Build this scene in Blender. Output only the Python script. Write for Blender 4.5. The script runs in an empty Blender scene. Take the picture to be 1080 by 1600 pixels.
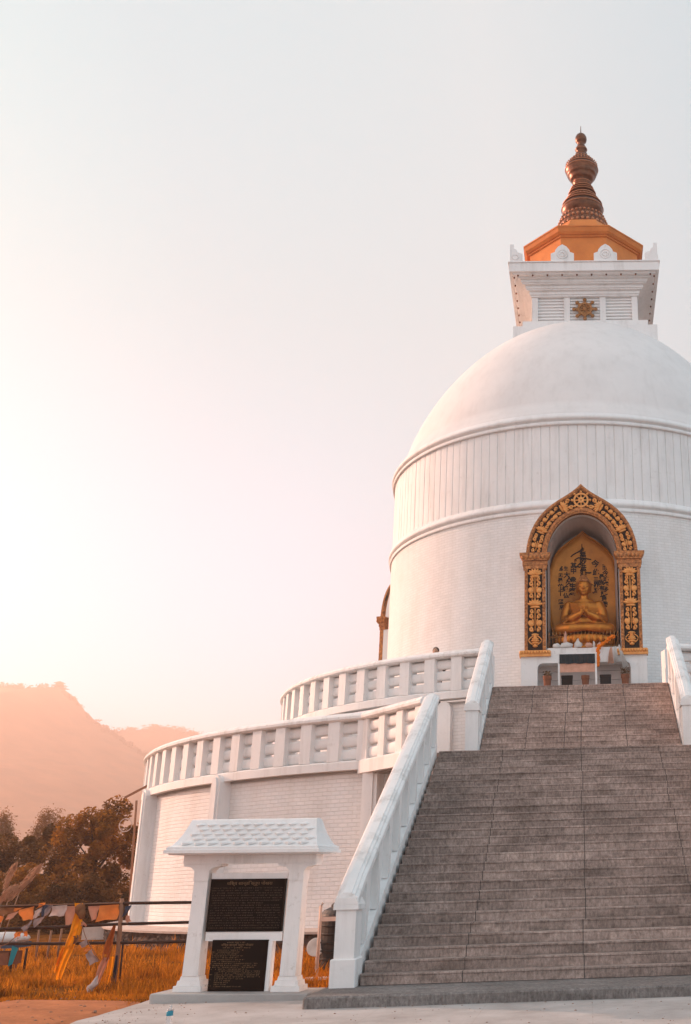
import bpy, math, random
from math import sin, cos, pi, radians, sqrt, atan2, hypot
from mathutils import Vector, Matrix, noise
random.seed(7)
S = bpy.context.scene
COL = S.collection
X0, D = -0.12, 35.5            # axis of the stupa
H = 1.40                       # eye height

# ------------------------------------------------------------------ mesh builder
class MB:
    def __init__(s): s.v = []; s.f = []; s.uv = {}; s.sm = set(); s.mi = {}
    def add(s, vs, fs, uvs=None, smooth=False, mi=0):
        o = len(s.v); s.v += [tuple(p) for p in vs]
        for i, f in enumerate(fs):
            k = len(s.f); s.f.append([o + j for j in f])
            if uvs: s.uv[k] = uvs[i]
            if smooth: s.sm.add(k)
            if mi: s.mi[k] = mi
        return s
    def box(s, a, b, M=None, bev=0.0, mi=0):
        (x0, y0, z0), (x1, y1, z1) = a, b
        if bev:
            e = bev
            P = [(x0+e, y0, z0), (x1-e, y0, z0), (x1, y0+e, z0), (x1, y1-e, z0), (x1-e, y1, z0), (x0+e, y1, z0), (x0, y1-e, z0), (x0, y0+e, z0)]
            lo = [(p[0], p[1], z0) for p in P]; hi = [(p[0], p[1], z1-e) for p in P]
            cx, cy = (x0+x1)/2, (y0+y1)/2
            tp = [(p[0]-math.copysign(e, p[0]-cx), p[1]-math.copysign(e, p[1]-cy), z1) for p in P]
            vs = lo+hi+tp; fs = [list(range(7, -1, -1)), list(range(16, 24))]
            for r in (0, 8):
                for i in range(8): j = (i+1) % 8; fs.append([r+i, r+j, r+8+j, r+8+i])
        else:
            vs = [(x0,y0,z0),(x1,y0,z0),(x1,y1,z0),(x0,y1,z0),(x0,y0,z1),(x1,y0,z1),(x1,y1,z1),(x0,y1,z1)]
            fs = [(0,3,2,1),(4,5,6,7),(0,1,5,4),(1,2,6,5),(2,3,7,6),(3,0,4,7)]
        if M: vs = [M @ Vector(p) for p in vs]
        return s.add(vs, fs, mi=mi)
    def prism(s, poly, fn, h0, h1):
        """poly 2-D, fn(a,b,h)->xyz, extruded from h0 to h1"""
        n = len(poly)
        vs = [fn(a, b, h0) for a, b in poly] + [fn(a, b, h1) for a, b in poly]
        fs = [list(range(n-1, -1, -1)), list(range(n, 2*n))]
        for i in range(n): j = (i+1) % n; fs.append([i, j, n+j, n+i])
        return s.add(vs, fs)
    def strip(s, A, B, fn, h0, h1):
        """solid band between two equally sampled 2-D polylines A and B"""
        n = len(A); vs = []
        for h in (h0, h1):
            vs += [fn(a, b, h) for a, b in A] + [fn(a, b, h) for a, b in B]
        fs = []
        for i in range(n-1):
            fs += [[i, i+1, n+i+1, n+i], [2*n+i, 3*n+i, 3*n+i+1, 2*n+i+1], [i, 2*n+i, 2*n+i+1, i+1], [n+i, n+i+1, 3*n+i+1, 3*n+i]]
        fs += [[0, n, 3*n, 2*n], [n-1, 3*n-1, 4*n-1, 2*n-1]]
        return s.add(vs, fs)
    def lathe(s, prof, c, seg=48, a0=0, a1=2*pi, smooth=True, uvR=None, shear=None):
        full = abs(a1-a0-2*pi) < 1e-6; n = seg if full else seg+1; m = len(prof); vs = []
        for i in range(n):
            a = a0+(a1-a0)*i/seg
            for r, z in prof:
                dx = shear(z) if shear else 0
                vs.append((c[0]+dx+r*sin(a)*-1, c[1]-r*cos(a), c[2]+z))
        fs = []; uv = []
        for i in range(seg):
            j = (i+1) % n
            for k in range(m-1):
                fs.append([j*m+k, i*m+k, i*m+k+1, j*m+k+1])
                if uvR:
                    u0, u1 = (a0+(a1-a0)*i/seg)*uvR, (a0+(a1-a0)*(i+1)/seg)*uvR
                    uv.append([(-u1, prof[k][1]), (-u0, prof[k][1]), (-u0, prof[k+1][1]), (-u1, prof[k+1][1])])
        return s.add(vs, fs, uv or None, smooth)
    def sweep(s, prof, c, a0, a1, seg):
        """closed (r,z) profile swept along an arc, capped"""
        m = len(prof); vs = []
        for i in range(seg+1):
            a = a0+(a1-a0)*i/seg
            vs += [(c[0]-r*sin(a), c[1]-r*cos(a), z) for r, z in prof]
        fs = [list(range(m)), [seg*m+k for k in range(m-1, -1, -1)]]
        for i in range(seg):
            for k in range(m):
                l = (k+1) % m; fs.append([i*m+k, (i+1)*m+k, (i+1)*m+l, i*m+l])
        return s.add(vs, fs)
    def tube(s, pts, r, n=8, caps=True, smooth=True):
        pts = [Vector(p) for p in pts]; rs = r if isinstance(r, (list, tuple)) else [r]*len(pts); vs = []
        for i, p in enumerate(pts):
            t = (pts[min(i+1, len(pts)-1)]-pts[max(i-1, 0)]).normalized()
            u = t.cross(Vector((0, 0, 1)) if abs(t.z) < .9 else Vector((1, 0, 0))).normalized(); w = t.cross(u)
            vs += [p+(u*cos(2*pi*k/n)+w*sin(2*pi*k/n))*rs[i] for k in range(n)]
        fs = []
        for i in range(len(pts)-1):
            for k in range(n):
                l = (k+1) % n; fs.append([i*n+k, i*n+l, (i+1)*n+l, (i+1)*n+k])
        s.add(vs, fs, smooth=smooth)
        if caps: o = len(s.v)-len(vs); s.f += [[o+k for k in range(n)][::-1], [o+(len(pts)-1)*n+k for k in range(n)]]
        return s
    def ell(s, c, r, M=None, nu=10, nv=6):
        vs = []; fs = []
        for j in range(nv+1):
            t = pi*j/nv
            for i in range(nu):
                a = 2*pi*i/nu; p = Vector((r[0]*sin(t)*cos(a), r[1]*sin(t)*sin(a), r[2]*cos(t)))
                if M: p = M @ p
                vs.append(Vector(c)+p)
        for j in range(nv):
            for i in range(nu):
                l = (i+1) % nu; fs.append([j*nu+i, (j+1)*nu+i, (j+1)*nu+l, j*nu+l])
        return s.add(vs, fs, smooth=True)
    def build(s, name, m, parent=None, loc=None):
        me = bpy.data.meshes.new(name); me.from_pydata(s.v, [], s.f)
        if s.uv:
            uvl = me.uv_layers.new(name='UVMap'); li = 0
            for k, f in enumerate(s.f):
                u = s.uv.get(k)
                for q in range(len(f)): uvl.data[li+q].uv = u[q] if u else (0, 0)
                li += len(f)
        for k in s.sm: me.polygons[k].use_smooth = True
        ms = m if isinstance(m, (list, tuple)) else [m]
        for q in ms: me.materials.append(q)
        for k, q in s.mi.items(): me.polygons[k].material_index = q
        me.update()
        o = bpy.data.objects.new(name, me); COL.objects.link(o)
        if parent: o.parent = parent
        if loc: o.location = loc
        return o

def tag(o, label, cat, group=None, kind=None):
    o['label'] = label; o['category'] = cat
    if group: o['group'] = group
    if kind: o['kind'] = kind
    return o
def thing(name, label, cat, loc=(0,0,0), rz=0, group=None, ry=0):
    o = bpy.data.objects.new(name, None); COL.objects.link(o); o.empty_display_size = .1
    o.location = loc; o.rotation_euler = (0, ry, rz); return tag(o, label, cat, group)
def struct(o): o['kind'] = 'structure'; return o
def copy_tree(o, parent=None):
    c = o.copy(); COL.objects.link(c)
    if parent: c.parent = parent
    for ch in list(o.children): copy_tree(ch, c)
    return c

# ------------------------------------------------------------------ materials
class NT:
    def __init__(s, name):
        s.m = bpy.data.materials.new(name); s.m.use_nodes = True; s.t = s.m.node_tree
        s.b = s.t.nodes['Principled BSDF']
    def n(s, typ, **kw):
        q = s.t.nodes.new(typ)
        for k, v in kw.items():
            if k.startswith('i_'): q.inputs[k[2:].replace('_', ' ')].default_value = v
            else: setattr(q, k, v)
        return q
    def l(s, a, b): s.t.links.new(a, b)
def c4(c): return (c[0], c[1], c[2], 1)
def mat(name, col, rough=.8, col2=None, scale=3.0, detail=6, bump=0.0, bscale=20, metal=0.0, spec=.3, coord='Object', trans=0, stretch=None):
    k = NT(name); b = k.b
    b.inputs['Roughness'].default_value = rough; b.inputs['Metallic'].default_value = metal
    b.inputs['Specular IOR Level'].default_value = spec; b.inputs['Base Color'].default_value = c4(col)
    tc = k.n('ShaderNodeTexCoord').outputs[coord]
    if stretch:
        mp = k.n('ShaderNodeMapping'); mp.inputs['Scale'].default_value = stretch; k.l(tc, mp.inputs['Vector']); tc = mp.outputs[0]
    if col2:
        nz = k.n('ShaderNodeTexNoise', i_Scale=scale, i_Detail=detail, i_Roughness=.6); k.l(tc, nz.inputs['Vector'])
        r = k.n('ShaderNodeValToRGB'); r.color_ramp.elements[0].position = .32; r.color_ramp.elements[1].position = .68
        r.color_ramp.elements[0].color = c4(col); r.color_ramp.elements[1].color = c4(col2)
        k.l(nz.outputs['Fac'], r.inputs[0]); k.l(r.outputs[0], b.inputs['Base Color'])
    if bump:
        n2 = k.n('ShaderNodeTexNoise', i_Scale=bscale, i_Detail=5); k.l(tc, n2.inputs['Vector'])
        bp = k.n('ShaderNodeBump', i_Strength=bump, i_Distance=.02); k.l(n2.outputs['Fac'], bp.inputs['Height']); k.l(bp.outputs[0], b.inputs['Normal'])
    if trans:
        out = k.t.nodes['Material Output']; tr = k.n('ShaderNodeBsdfTranslucent'); mx = k.n('ShaderNodeMixShader'); mx.inputs[0].default_value = trans
        src = b.inputs['Base Color'].links[0].from_socket if b.inputs['Base Color'].is_linked else None
        if src: k.l(src, tr.inputs['Color'])
        else: tr.inputs['Color'].default_value = c4(col)
        k.l(b.outputs[0], mx.inputs[1]); k.l(tr.outputs[0], mx.inputs[2]); k.l(mx.outputs[0], out.inputs['Surface'])
    return k.m

WHITE = (.80, .785, .77)
def brick_white(name):
    k = NT(name); uv = k.n('ShaderNodeTexCoord').outputs['UV']
    jit = k.n('ShaderNodeTexNoise', i_Scale=1.3, i_Detail=3); k.l(uv, jit.inputs['Vector'])
    sub = k.n('ShaderNodeVectorMath', operation='MULTIPLY_ADD'); sub.inputs[1].default_value = (.09, .045, 0); k.l(jit.outputs['Color'], sub.inputs[0]); k.l(uv, sub.inputs[2])
    br = k.n('ShaderNodeTexBrick', i_Scale=1.0, i_Mortar_Size=.010, i_Mortar_Smooth=.6, i_Brick_Width=.235, i_Row_Height=.085)
    br.inputs['Color1'].default_value = (.82, .80, .785, 1); br.inputs['Color2'].default_value = (.77, .755, .74, 1); br.inputs['Mortar'].default_value = (.71, .69, .67, 1)
    k.l(sub.outputs[0], br.inputs['Vector'])
    st = k.n('ShaderNodeTexNoise', i_Scale=.7, i_Detail=7, i_Roughness=.65); mp = k.n('ShaderNodeMapping'); mp.inputs['Scale'].default_value = (1.6, .35, 1); k.l(uv, mp.inputs[0]); k.l(mp.outputs[0], st.inputs['Vector'])
    rp = k.n('ShaderNodeValToRGB'); rp.color_ramp.elements[0].position = .3; rp.color_ramp.elements[0].color = (.90, .875, .85, 1); rp.color_ramp.elements[1].position = .55; rp.color_ramp.elements[1].color = (1, 1, 1, 1)
    k.l(st.outputs['Fac'], rp.inputs[0])
    mx = k.n('ShaderNodeMixRGB', blend_type='MULTIPLY'); mx.inputs[0].default_value = 1; k.l(br.outputs['Color'], mx.inputs[1]); k.l(rp.outputs[0], mx.inputs[2]); k.l(mx.outputs[0], k.b.inputs['Base Color'])
    n2 = k.n('ShaderNodeTexNoise', i_Scale=9, i_Detail=4); k.l(uv, n2.inputs['Vector'])
    # each brick face at its own depth, mortar sunk
    ad = k.n('ShaderNodeMath', operation='MULTIPLY_ADD'); ad.inputs[1].default_value = -1.0; k.l(br.outputs['Fac'], ad.inputs[0])
    rgb = k.n('ShaderNodeRGBToBW'); k.l(br.outputs['Color'], rgb.inputs[0])
    m5 = k.n('ShaderNodeMath', operation='MULTIPLY_ADD'); m5.inputs[1].default_value = 5.0; k.l(rgb.outputs[0], m5.inputs[0]); k.l(n2.outputs['Fac'], m5.inputs[2]); k.l(m5.outputs[0], ad.inputs[2])
    bp = k.n('ShaderNodeBump', i_Strength=.6, i_Distance=.013); k.l(ad.outputs[0], bp.inputs['Height']); k.l(bp.outputs[0], k.b.inputs['Normal'])
    k.b.inputs['Roughness'].default_value = .7; k.b.inputs['Specular IOR Level'].default_value = .3
    return k.m
M = {}
def aged_white(name, col, rough, streak, grime, bscale=14, bump=.14):
    """painted render: broad tone drift, rain streaks, small scuffs"""
    k = NT(name); tc = k.n('ShaderNodeTexCoord').outputs['Object']; last = None
    def layer(scale, stretch, lo, hi, p0, p1, det=8):
        nonlocal last
        mp = k.n('ShaderNodeMapping'); mp.inputs['Scale'].default_value = stretch; k.l(tc, mp.inputs[0])
        nz = k.n('ShaderNodeTexNoise', i_Scale=scale, i_Detail=det, i_Roughness=.68); k.l(mp.outputs[0], nz.inputs['Vector'])
        r = k.n('ShaderNodeValToRGB'); e = r.color_ramp.elements; e[0].position = p0; e[1].position = p1; e[0].color = c4(lo); e[1].color = c4(hi); k.l(nz.outputs['Fac'], r.inputs[0])
        if last is None: last = r.outputs[0]
        else:
            m = k.n('ShaderNodeMixRGB', blend_type='MULTIPLY'); m.inputs[0].default_value = 1; k.l(last, m.inputs[1]); k.l(r.outputs[0], m.inputs[2]); last = m.outputs[0]
        return nz
    layer(.8, (1, 1, 1), tuple(c*.93 for c in col), col, .35, .62)
    layer(3.2, (1, 1, .12), (1-streak, 1-streak*1.05, 1-streak*1.12), (1, 1, 1), .34, .50)
    layer(7.0, (1, 1, 1), (1-grime, 1-grime*1.1, 1-grime*1.2), (1, 1, 1), .28, .40, 10)
    k.l(last, k.b.inputs['Base Color'])
    n2 = k.n('ShaderNodeTexNoise', i_Scale=bscale, i_Detail=6); k.l(tc, n2.inputs['Vector'])
    bp = k.n('ShaderNodeBump', i_Strength=bump, i_Distance=.02); k.l(n2.outputs['Fac'], bp.inputs['Height']); k.l(bp.outputs[0], k.b.inputs['Normal'])
    k.b.inputs['Roughness'].default_value = rough; k.b.inputs['Specular IOR Level'].default_value = .3
    return k.m
M['white'] = aged_white('white_paint', (.80, .785, .77), .65, .12, .16)
M['white_dirty'] = aged_white('weathered_white_paint', (.79, .775, .76), .75, .22, .34, 10, .3)
M['dome'] = aged_white('dome_paint', (.75, .72, .70), .6, .06, .05, 3, .08)
M['brick'] = brick_white('painted_brick')
M['gold'] = mat('gold_paint', (.66, .25, .055), .45, (.80, .36, .10), 6, 5, .3, 40, metal=.15, spec=.5)
M['gold_body'] = mat('gilded_bronze', (.37, .118, .013), .34, (.56, .20, .03), 2.2, 5, .25, 25, metal=.7, spec=.4)
M['gold_board'] = mat('weathered_gilding', (.38, .125, .015), .48, (.64, .235, .03), 1.6, 7, .2, 25, metal=.25, spec=.4)
M['gold_dark'] = mat('gilded_rim', (.20, .07, .024), .5, (.66, .26, .08), 12, 5, .5, 50, metal=.1, spec=.3)
M['panel_black'] = mat('carved_ground', (.012, .009, .007), .7, (.03, .018, .012), 30)
M['copper'] = mat('spire_copper', (.07, .023, .010), .34, (.20, .066, .026), 3.5, 5, .2, 12, metal=.65, spec=.5)
M['copper_light'] = mat('pale_copper_edge', (.34, .125, .055), .38, (.46, .18, .08), 6, 4, .15, 20, metal=.45, spec=.5)  # paler copper for the spire's ring lips and beads
M['ochre'] = mat('ochre_paint', (.68, .22, .048), .7, (.55, .165, .036), 1.6, 8, .2, 12)
M['wheel_gold'] = mat('dharma_wheel_gold', (.24, .10, .035), .5, (.36, .16, .05), 12, metal=.3)
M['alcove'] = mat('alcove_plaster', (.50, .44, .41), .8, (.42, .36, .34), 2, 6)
M['ink'] = mat('black_ink', (.012, .010, .009), .6)
M['stall_blue'] = mat('blue_cloth', (.035, .06, .10), .8, (.05, .09, .13), 8)
M['granite'] = mat('black_granite', (.004, .003, .003), .5, (.008, .006, .005), 90, spec=.03)
M['gilt_text'] = mat('gilt_letters', (.13, .072, .032), .6)
M['gilt_dim'] = mat('worn_gilt_letters', (.16, .095, .045), .7)
M['dull_text'] = mat('faded_letters', (.052, .034, .022), .7)
M['concrete'] = mat('concrete_slab', (.42, .41, .395), .85, (.31, .30, .29), 1.5, 10, .4, 30)
M['dark_iron'] = mat('rusty_pipe', (.030, .014, .010), .7, (.055, .024, .014), 15)
M['gold_iron'] = mat('gilded_iron', (.34, .16, .05), .5, metal=.3)
M['wood'] = mat('bleached_wood', (.30, .15, .09), .8, (.22, .105, .06), 10, bump=.3, stretch=(6, 6, 1))
M['plastic_black'] = mat('black_plastic', (.006, .005, .005), .4, spec=.25)
M['bark'] = mat('bark', (.055, .03, .018), .9, (.10, .055, .03), 6, bump=.5, bscale=12)
M['leaf_dark'] = mat('autumn_leaf_dark', (.020, .012, .004), .6, (.22, .092, .013), 1.9, 4, trans=.4)
M['leaf_mid'] = mat('autumn_leaf_amber', (.026, .014, .004), .6, (.52, .20, .018), 1.8, 4, trans=.45)
M['leaf_pale'] = mat('bamboo_leaf', (.22, .105, .035), .6, (.32, .15, .05), .6, 3, trans=.4)
M['grass'] = mat('dry_grass', (.14, .046, .007), .85, (.78, .28, .024), 1.7, 8, spec=.05, trans=.4)
M['plume'] = mat('pampas_plume', (.46, .25, .15), .9, (.58, .34, .22), 8, trans=.3)
M['far_leaf'] = mat('far_forest_leaf', (.10, .05, .02), .9, (.16, .08, .03), .1, 3)
M['hair'] = mat('dark_hair', (.010, .008, .007), .6)
M['skin'] = mat('skin', (.36, .20, .13), .6)
M['cloth_dark'] = mat('dark_clothes', (.018, .018, .024), .85, (.03, .03, .036), 9)
M['cloth_teal'] = mat('dark_table_cloth', (.010, .020, .026), .8, (.016, .028, .034), 6)
M['cloth_white'] = mat('white_cloth', (.74, .71, .68), .85, (.60, .57, .54), 9, trans=.2)
M['cloth_pink'] = mat('pink_cloth', (.74, .44, .33), .85, (.62, .34, .24), 9, trans=.25)
M['marigold'] = mat('marigold', (.85, .22, .008), .8, (.62, .13, .004), 30, 3)
M['terracotta'] = mat('terracotta', (.25, .095, .05), .85, (.19, .07, .04), 9)
M['plant'] = mat('pot_plant_leaf', (.10, .06, .03), .7, (.17, .10, .05), 20)
M['rock'] = mat('rubble_stone', (.055, .04, .034), .95, (.14, .105, .09), 5, 9, .9, 9)
M['grit'] = mat('path_grit', (.20, .11, .07), .95, (.32, .19, .13), 30)
M['whitewash'] = mat('whitewashed_cap', (.60, .50, .45), .85, (.45, .36, .31), 4, 8, .3, 12)
M['steel_pale'] = mat('pale_painted_steel', (.60, .47, .41), .6, (.50, .37, .31), 8)
M['blue_plastic'] = mat('blue_cap', (.02, .22, .30), .35)
M['bag'] = mat('crumpled_bag', (.50, .40, .37), .7, (.36, .28, .27), 14, bump=.6, bscale=25)

def stone_mat(name, joints, a=(.42, .335, .295), b=(.20, .158, .140), streak=1.0):
    k = NT(name); tc = k.n('ShaderNodeTexCoord').outputs['Object']
    n1 = k.n('ShaderNodeTexNoise', i_Scale=.75, i_Detail=10, i_Roughness=.72); k.l(tc, n1.inputs['Vector'])
    n2 = k.n('ShaderNodeTexNoise', i_Scale=24, i_Detail=6, i_Roughness=.78)
    mp = k.n('ShaderNodeMapping'); mp.inputs['Scale'].default_value = (1, 1, .5); k.l(tc, mp.inputs[0]); k.l(mp.outputs[0], n2.inputs['Vector'])
    r1 = k.n('ShaderNodeValToRGB'); e = r1.color_ramp.elements; e[0].position = .30; e[1].position = .68; e[0].color = c4(b); e[1].color = c4(a); k.l(n1.outputs['Fac'], r1.inputs[0])
    r2 = k.n('ShaderNodeValToRGB'); e = r2.color_ramp.elements; e[0].position = .34; e[1].position = .66; e[0].color = (.58, .565, .56, 1); e[1].color = (1.45, 1.42, 1.40, 1); k.l(n2.outputs['Fac'], r2.inputs[0])
    mx = k.n('ShaderNodeMixRGB', blend_type='MULTIPLY'); mx.inputs[0].default_value = 1; k.l(r1.outputs[0], mx.inputs[1]); k.l(r2.outputs[0], mx.inputs[2])
    # pale lime wash-outs and dark damp patches running across several courses
    n3 = k.n('ShaderNodeTexNoise', i_Scale=1.6, i_Detail=8, i_Roughness=.7); m3 = k.n('ShaderNodeMapping'); m3.inputs['Scale'].default_value = (.8, 2.2, 2.6); m3.inputs['Location'].default_value = (3, 1, 7); k.l(tc, m3.inputs[0]); k.l(m3.outputs[0], n3.inputs['Vector'])
    r3 = k.n('ShaderNodeValToRGB'); e = r3.color_ramp.elements; e[0].position = .34; e[0].color = (.60, .59, .58, 1); e[1].position = .72; e[1].color = (1.30, 1.30, 1.31, 1); k.l(n3.outputs['Fac'], r3.inputs[0])
    m5 = k.n('ShaderNodeMixRGB', blend_type='MULTIPLY'); m5.inputs[0].default_value = streak; k.l(mx.outputs[0], m5.inputs[1]); k.l(r3.outputs[0], m5.inputs[2])
    last = m5.outputs[0]; sx = k.n('ShaderNodeSeparateXYZ'); k.l(tc, sx.inputs[0])
    if joints:
        # each slab between joints has its own tone
        wv = k.n('ShaderNodeTexWhiteNoise', noise_dimensions='2D'); cb = k.n('ShaderNodeCombineXYZ'); fx = k.n('ShaderNodeMath', operation='SNAP'); fx.inputs[1].default_value = 1.52; ax = k.n('ShaderNodeMath', operation='ADD'); ax.inputs[1].default_value = 1.62; k.l(sx.outputs['X'], ax.inputs[0]); k.l(ax.outputs[0], fx.inputs[0]); fz = k.n('ShaderNodeMath', operation='SNAP'); fz.inputs[1].default_value = .1311; az_ = k.n('ShaderNodeMath', operation='ADD'); az_.inputs[1].default_value = -.137; k.l(sx.outputs['Z'], az_.inputs[0]); k.l(az_.outputs[0], fz.inputs[0]); k.l(fx.outputs[0], cb.inputs[0]); k.l(fz.outputs[0], cb.inputs[1]); k.l(cb.outputs[0], wv.inputs['Vector'])
        tn = k.n('ShaderNodeMapRange'); tn.inputs[3].default_value = .91; tn.inputs[4].default_value = 1.09; k.l(wv.outputs['Value'], tn.inputs[0])
        sl_ = k.n('ShaderNodeVectorMath', operation='SCALE'); k.l(last, sl_.inputs[0]); k.l(tn.outputs[0], sl_.inputs['Scale']); last = sl_.outputs[0]
    for j in joints:
        w = k.n('ShaderNodeTexWhiteNoise', noise_dimensions='1D'); fl = k.n('ShaderNodeMath', operation='SNAP'); fl.inputs[1].default_value = .393; k.l(sx.outputs['Z'], fl.inputs[0]); k.l(fl.outputs[0], w.inputs['W'])
        of = k.n('ShaderNodeMath', operation='MULTIPLY_ADD'); of.inputs[1].default_value = .07; of.inputs[2].default_value = j-.035; k.l(w.outputs['Value'], of.inputs[0])
        c = k.n('ShaderNodeMath', operation='COMPARE'); c.inputs[2].default_value = .007; k.l(sx.outputs['X'], c.inputs[0]); k.l(of.outputs[0], c.inputs[1])
        q = k.n('ShaderNodeMixRGB'); k.l(c.outputs[0], q.inputs[0]); k.l(last, q.inputs[1]); q.inputs[2].default_value = (.10, .085, .078, 1); last = q.outputs[0]
    k.l(last, k.b.inputs['Base Color'])
    bp = k.n('ShaderNodeBump', i_Strength=.6, i_Distance=.014); k.l(n2.outputs['Fac'], bp.inputs['Height']); k.l(bp.outputs[0], k.b.inputs['Normal'])
    k.b.inputs['Roughness'].default_value = .9; k.b.inputs['Specular IOR Level'].default_value = .15
    return k.m
M['stair'] = stone_mat('stair_stone', [-1.62, -.10, 1.42])
M['stair_up'] = stone_mat('stair_stone_upper', [-1.25, -.45, -.1, .85], (.51, .385, .33), (.30, .222, .192))
M['kerb'] = stone_mat('kerb_stone', [], (.24, .225, .215), (.14, .13, .124), .7)
def pavement_mat():
    k = NT('pavement'); tc = k.n('ShaderNodeTexCoord').outputs['Object']
    n1 = k.n('ShaderNodeTexNoise', i_Scale=.9, i_Detail=10, i_Roughness=.7); k.l(tc, n1.inputs['Vector'])
    n2 = k.n('ShaderNodeTexNoise', i_Scale=30, i_Detail=5); k.l(tc, n2.inputs['Vector'])
    r = k.n('ShaderNodeValToRGB'); e = r.color_ramp.elements; e[0].position = .36; e[1].position = .62; e[0].color = (.30, .275, .258, 1); e[1].color = (.45, .425, .41, 1); k.l(n1.outputs['Fac'], r.inputs[0])
    br = k.n('ShaderNodeTexBrick', offset=0.0, i_Scale=1, i_Mortar_Size=.008, i_Brick_Width=1.2, i_Row_Height=1.2); br.inputs['Color1'].default_value = (1, 1, 1, 1); br.inputs['Color2'].default_value = (.985, .985, .985, 1); br.inputs['Mortar'].default_value = (.93, .92, .91, 1); k.l(tc, br.inputs['Vector'])
    mx = k.n('ShaderNodeMixRGB', blend_type='MULTIPLY'); mx.inputs[0].default_value = 1; k.l(r.outputs[0], mx.inputs[1]); k.l(br.outputs['Color'], mx.inputs[2]); k.l(mx.outputs[0], k.b.inputs['Base Color'])
    bp = k.n('ShaderNodeBump', i_Strength=.35, i_Distance=.01); k.l(n2.outputs['Fac'], bp.inputs['Height']); k.l(bp.outputs[0], k.b.inputs['Normal'])
    k.b.inputs['Roughness'].default_value = .8; return k.m
M['pavement'] = pavement_mat()
M['soil'] = mat('bare_soil', (.46, .15, .048), .95, (.30, .09, .025), 2.2, 10, .8, 14)
M['turf'] = mat('turf_ground', (.075, .032, .010), 1.0, (.26, .095, .020), 2.0, 9, .8, 9, spec=0)
M['hill'] = mat('hill_forest', (.10, .045, .020), .95, (.24, .10, .042), .035, 10)

# ------------------------------------------------------------------ setting
def gz(x, y):
    """height of the open ground"""
    n = .05*noise.noise(Vector((x*.5, y*.5, 0)))+.02*noise.noise(Vector((x*2, y*2, 3)))
    edge = min(1, max(0, (-5.75-x)/1.2+max(0, (y-15.0))/1.5)) if x > -7 else 1
    far = min(1.2, max(0, y-26)*.012)*(1 if x < -9 else 0)
    return n*edge+.02*edge+far-.012
mb = MB(); xs = [-1900, -1000, -500, -150, -60, -35]+[-26+.4*i for i in range(58)]+[-2, 4, 20, 80, 300, 1900]
ys = [-60, 0, 6, 9]+[10+.35*i for i in range(80)]+[40, 46, 55, 80, 140, 300, 600, 1000, 2200]
vs = [(x, y, gz(x, y)) for y in ys for x in xs]; nx = len(xs)
mb.add(vs, [[j*nx+i, j*nx+i+1, (j+1)*nx+i+1, (j+1)*nx+i] for j in range(len(ys)-1) for i in range(nx-1)], smooth=True)
g = struct(mb.build('ground', M['turf']))
# bare soil path between the grass and the pavement
def patch(name, poly_fn, m, z):
    mb = MB(); pts = poly_fn; mb.add([(x, y, z) for x, y in pts], [list(range(len(pts)))]); return struct(mb.build(name, m))
mb = MB(); L = []; Rr = []
for i in range(50):
    t = i/49; y = 4+t*11.0
    L.append((-14.5, y+3.2)); Rr.append((-5.6, y))
n = 24
for i in range(60):
    for j in range(n+1):
        t = i/59; u = j/n; y0 = 4.0; yb = 14.9+.22*(-5.6-(-5.6-9*u))*1.0
        x = -5.45-9*u; y = y0+(yb-y0)*t; y += (.30*noise.noise(Vector((x*1.1, 2, 0)))+.14*noise.noise(Vector((x*4, 2, 3))))*t
        mb.v.append((x, y, gz(x, y)-.03+.065*(1-max(0, t-.93)/.07)*min(1, max(0, (-5.45-x)/.45))))
for i in range(59):
    for j in range(n): a = i*(n+1)+j; mb.f.append([a+1, a, a+n+1, a+n+2])
struct(mb.build('dirt_path', M['soil']))
mb = MB(); edge = [(-5.62+.11*noise.noise(Vector((y*1.7, 0, 5))), y) for y in [2+.2*i for i in range(64)]]
poly = edge+[(-5.1, 14.95), (60, 14.95), (60, -50), (-5.6, -50)]
mb.prism(poly[::-1], lambda a, b, h: (a, b, h), -.1, .055); 
pv = struct(mb.build('pavement', M['pavement'])); pv.location.z = -.045

# hills: two wooded ridges
def hill(name, Y, ridge, depth, back, bump):
    xs = []; x = ridge[0][0]
    while x < ridge[-1][0]: xs.append(x); x += 5.0
    def top(x):
        for (a, za), (b, zb) in zip(ridge, ridge[1:]):
            if a <= x <= b: t = (x-a)/(b-a); return za+(zb-za)*t
        return ridge[-1][1]
    rows = 46; mb = MB(); nn = len(xs)
    for j in range(rows):
        t = j/(rows-1)
        for x in xs:
            y = Y-depth*(1-t) if t <= 1 else Y
            h = top(x)*(t**.8)
            gul = noise.noise(Vector((x*.013, t*2, Y)))*.12*top(x)*sin(pi*t)
            b = bump*noise.noise(Vector((x*.16, y*.16, h*.1)))+bump*.6*noise.noise(Vector((x*.4, y*.4, h*.3)))
            mb.v.append((x, y+gul*1.5, h+gul+b*(.3+.7*t)-1))
    for x in xs: mb.v.append((x, Y+back, -1))
    for j in range(rows):
        for i in range(nn-1): mb.f.append([j*nn+i, j*nn+i+1, (j+1)*nn+i+1, (j+1)*nn+i])
    mb.sm = set(range(len(mb.f)))
    o = struct(mb.build(name, M['hill'])); return top
RN = [(-420, 70), (-330, 80), (-292, 81), (-262, 78.5), (-243, 79.5), (-228, 78), (-213, 78), (-206, 73.5), (-203, 69.5), (-198, 65), (-188, 58), (-178, 52), (-165, 45), (-145, 36), (-110, 22), (-60, 8), (-20, 0)]
KH = 2.45
RN = [(x*KH, 1.4+(z-1.4)*KH) for x, z in RN]
top1 = hill('hill', 420*KH, RN, 690, 380, 2.4)
RF = [(-320, 60), (-262, 70), (-245, 73), (-236, 73.5), (-226, 74.5), (-216, 75.5), (-207, 75), (-196, 72), (-188, 69), (-150, 58), (-90, 40), (0, 20), (60, 5)]
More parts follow.
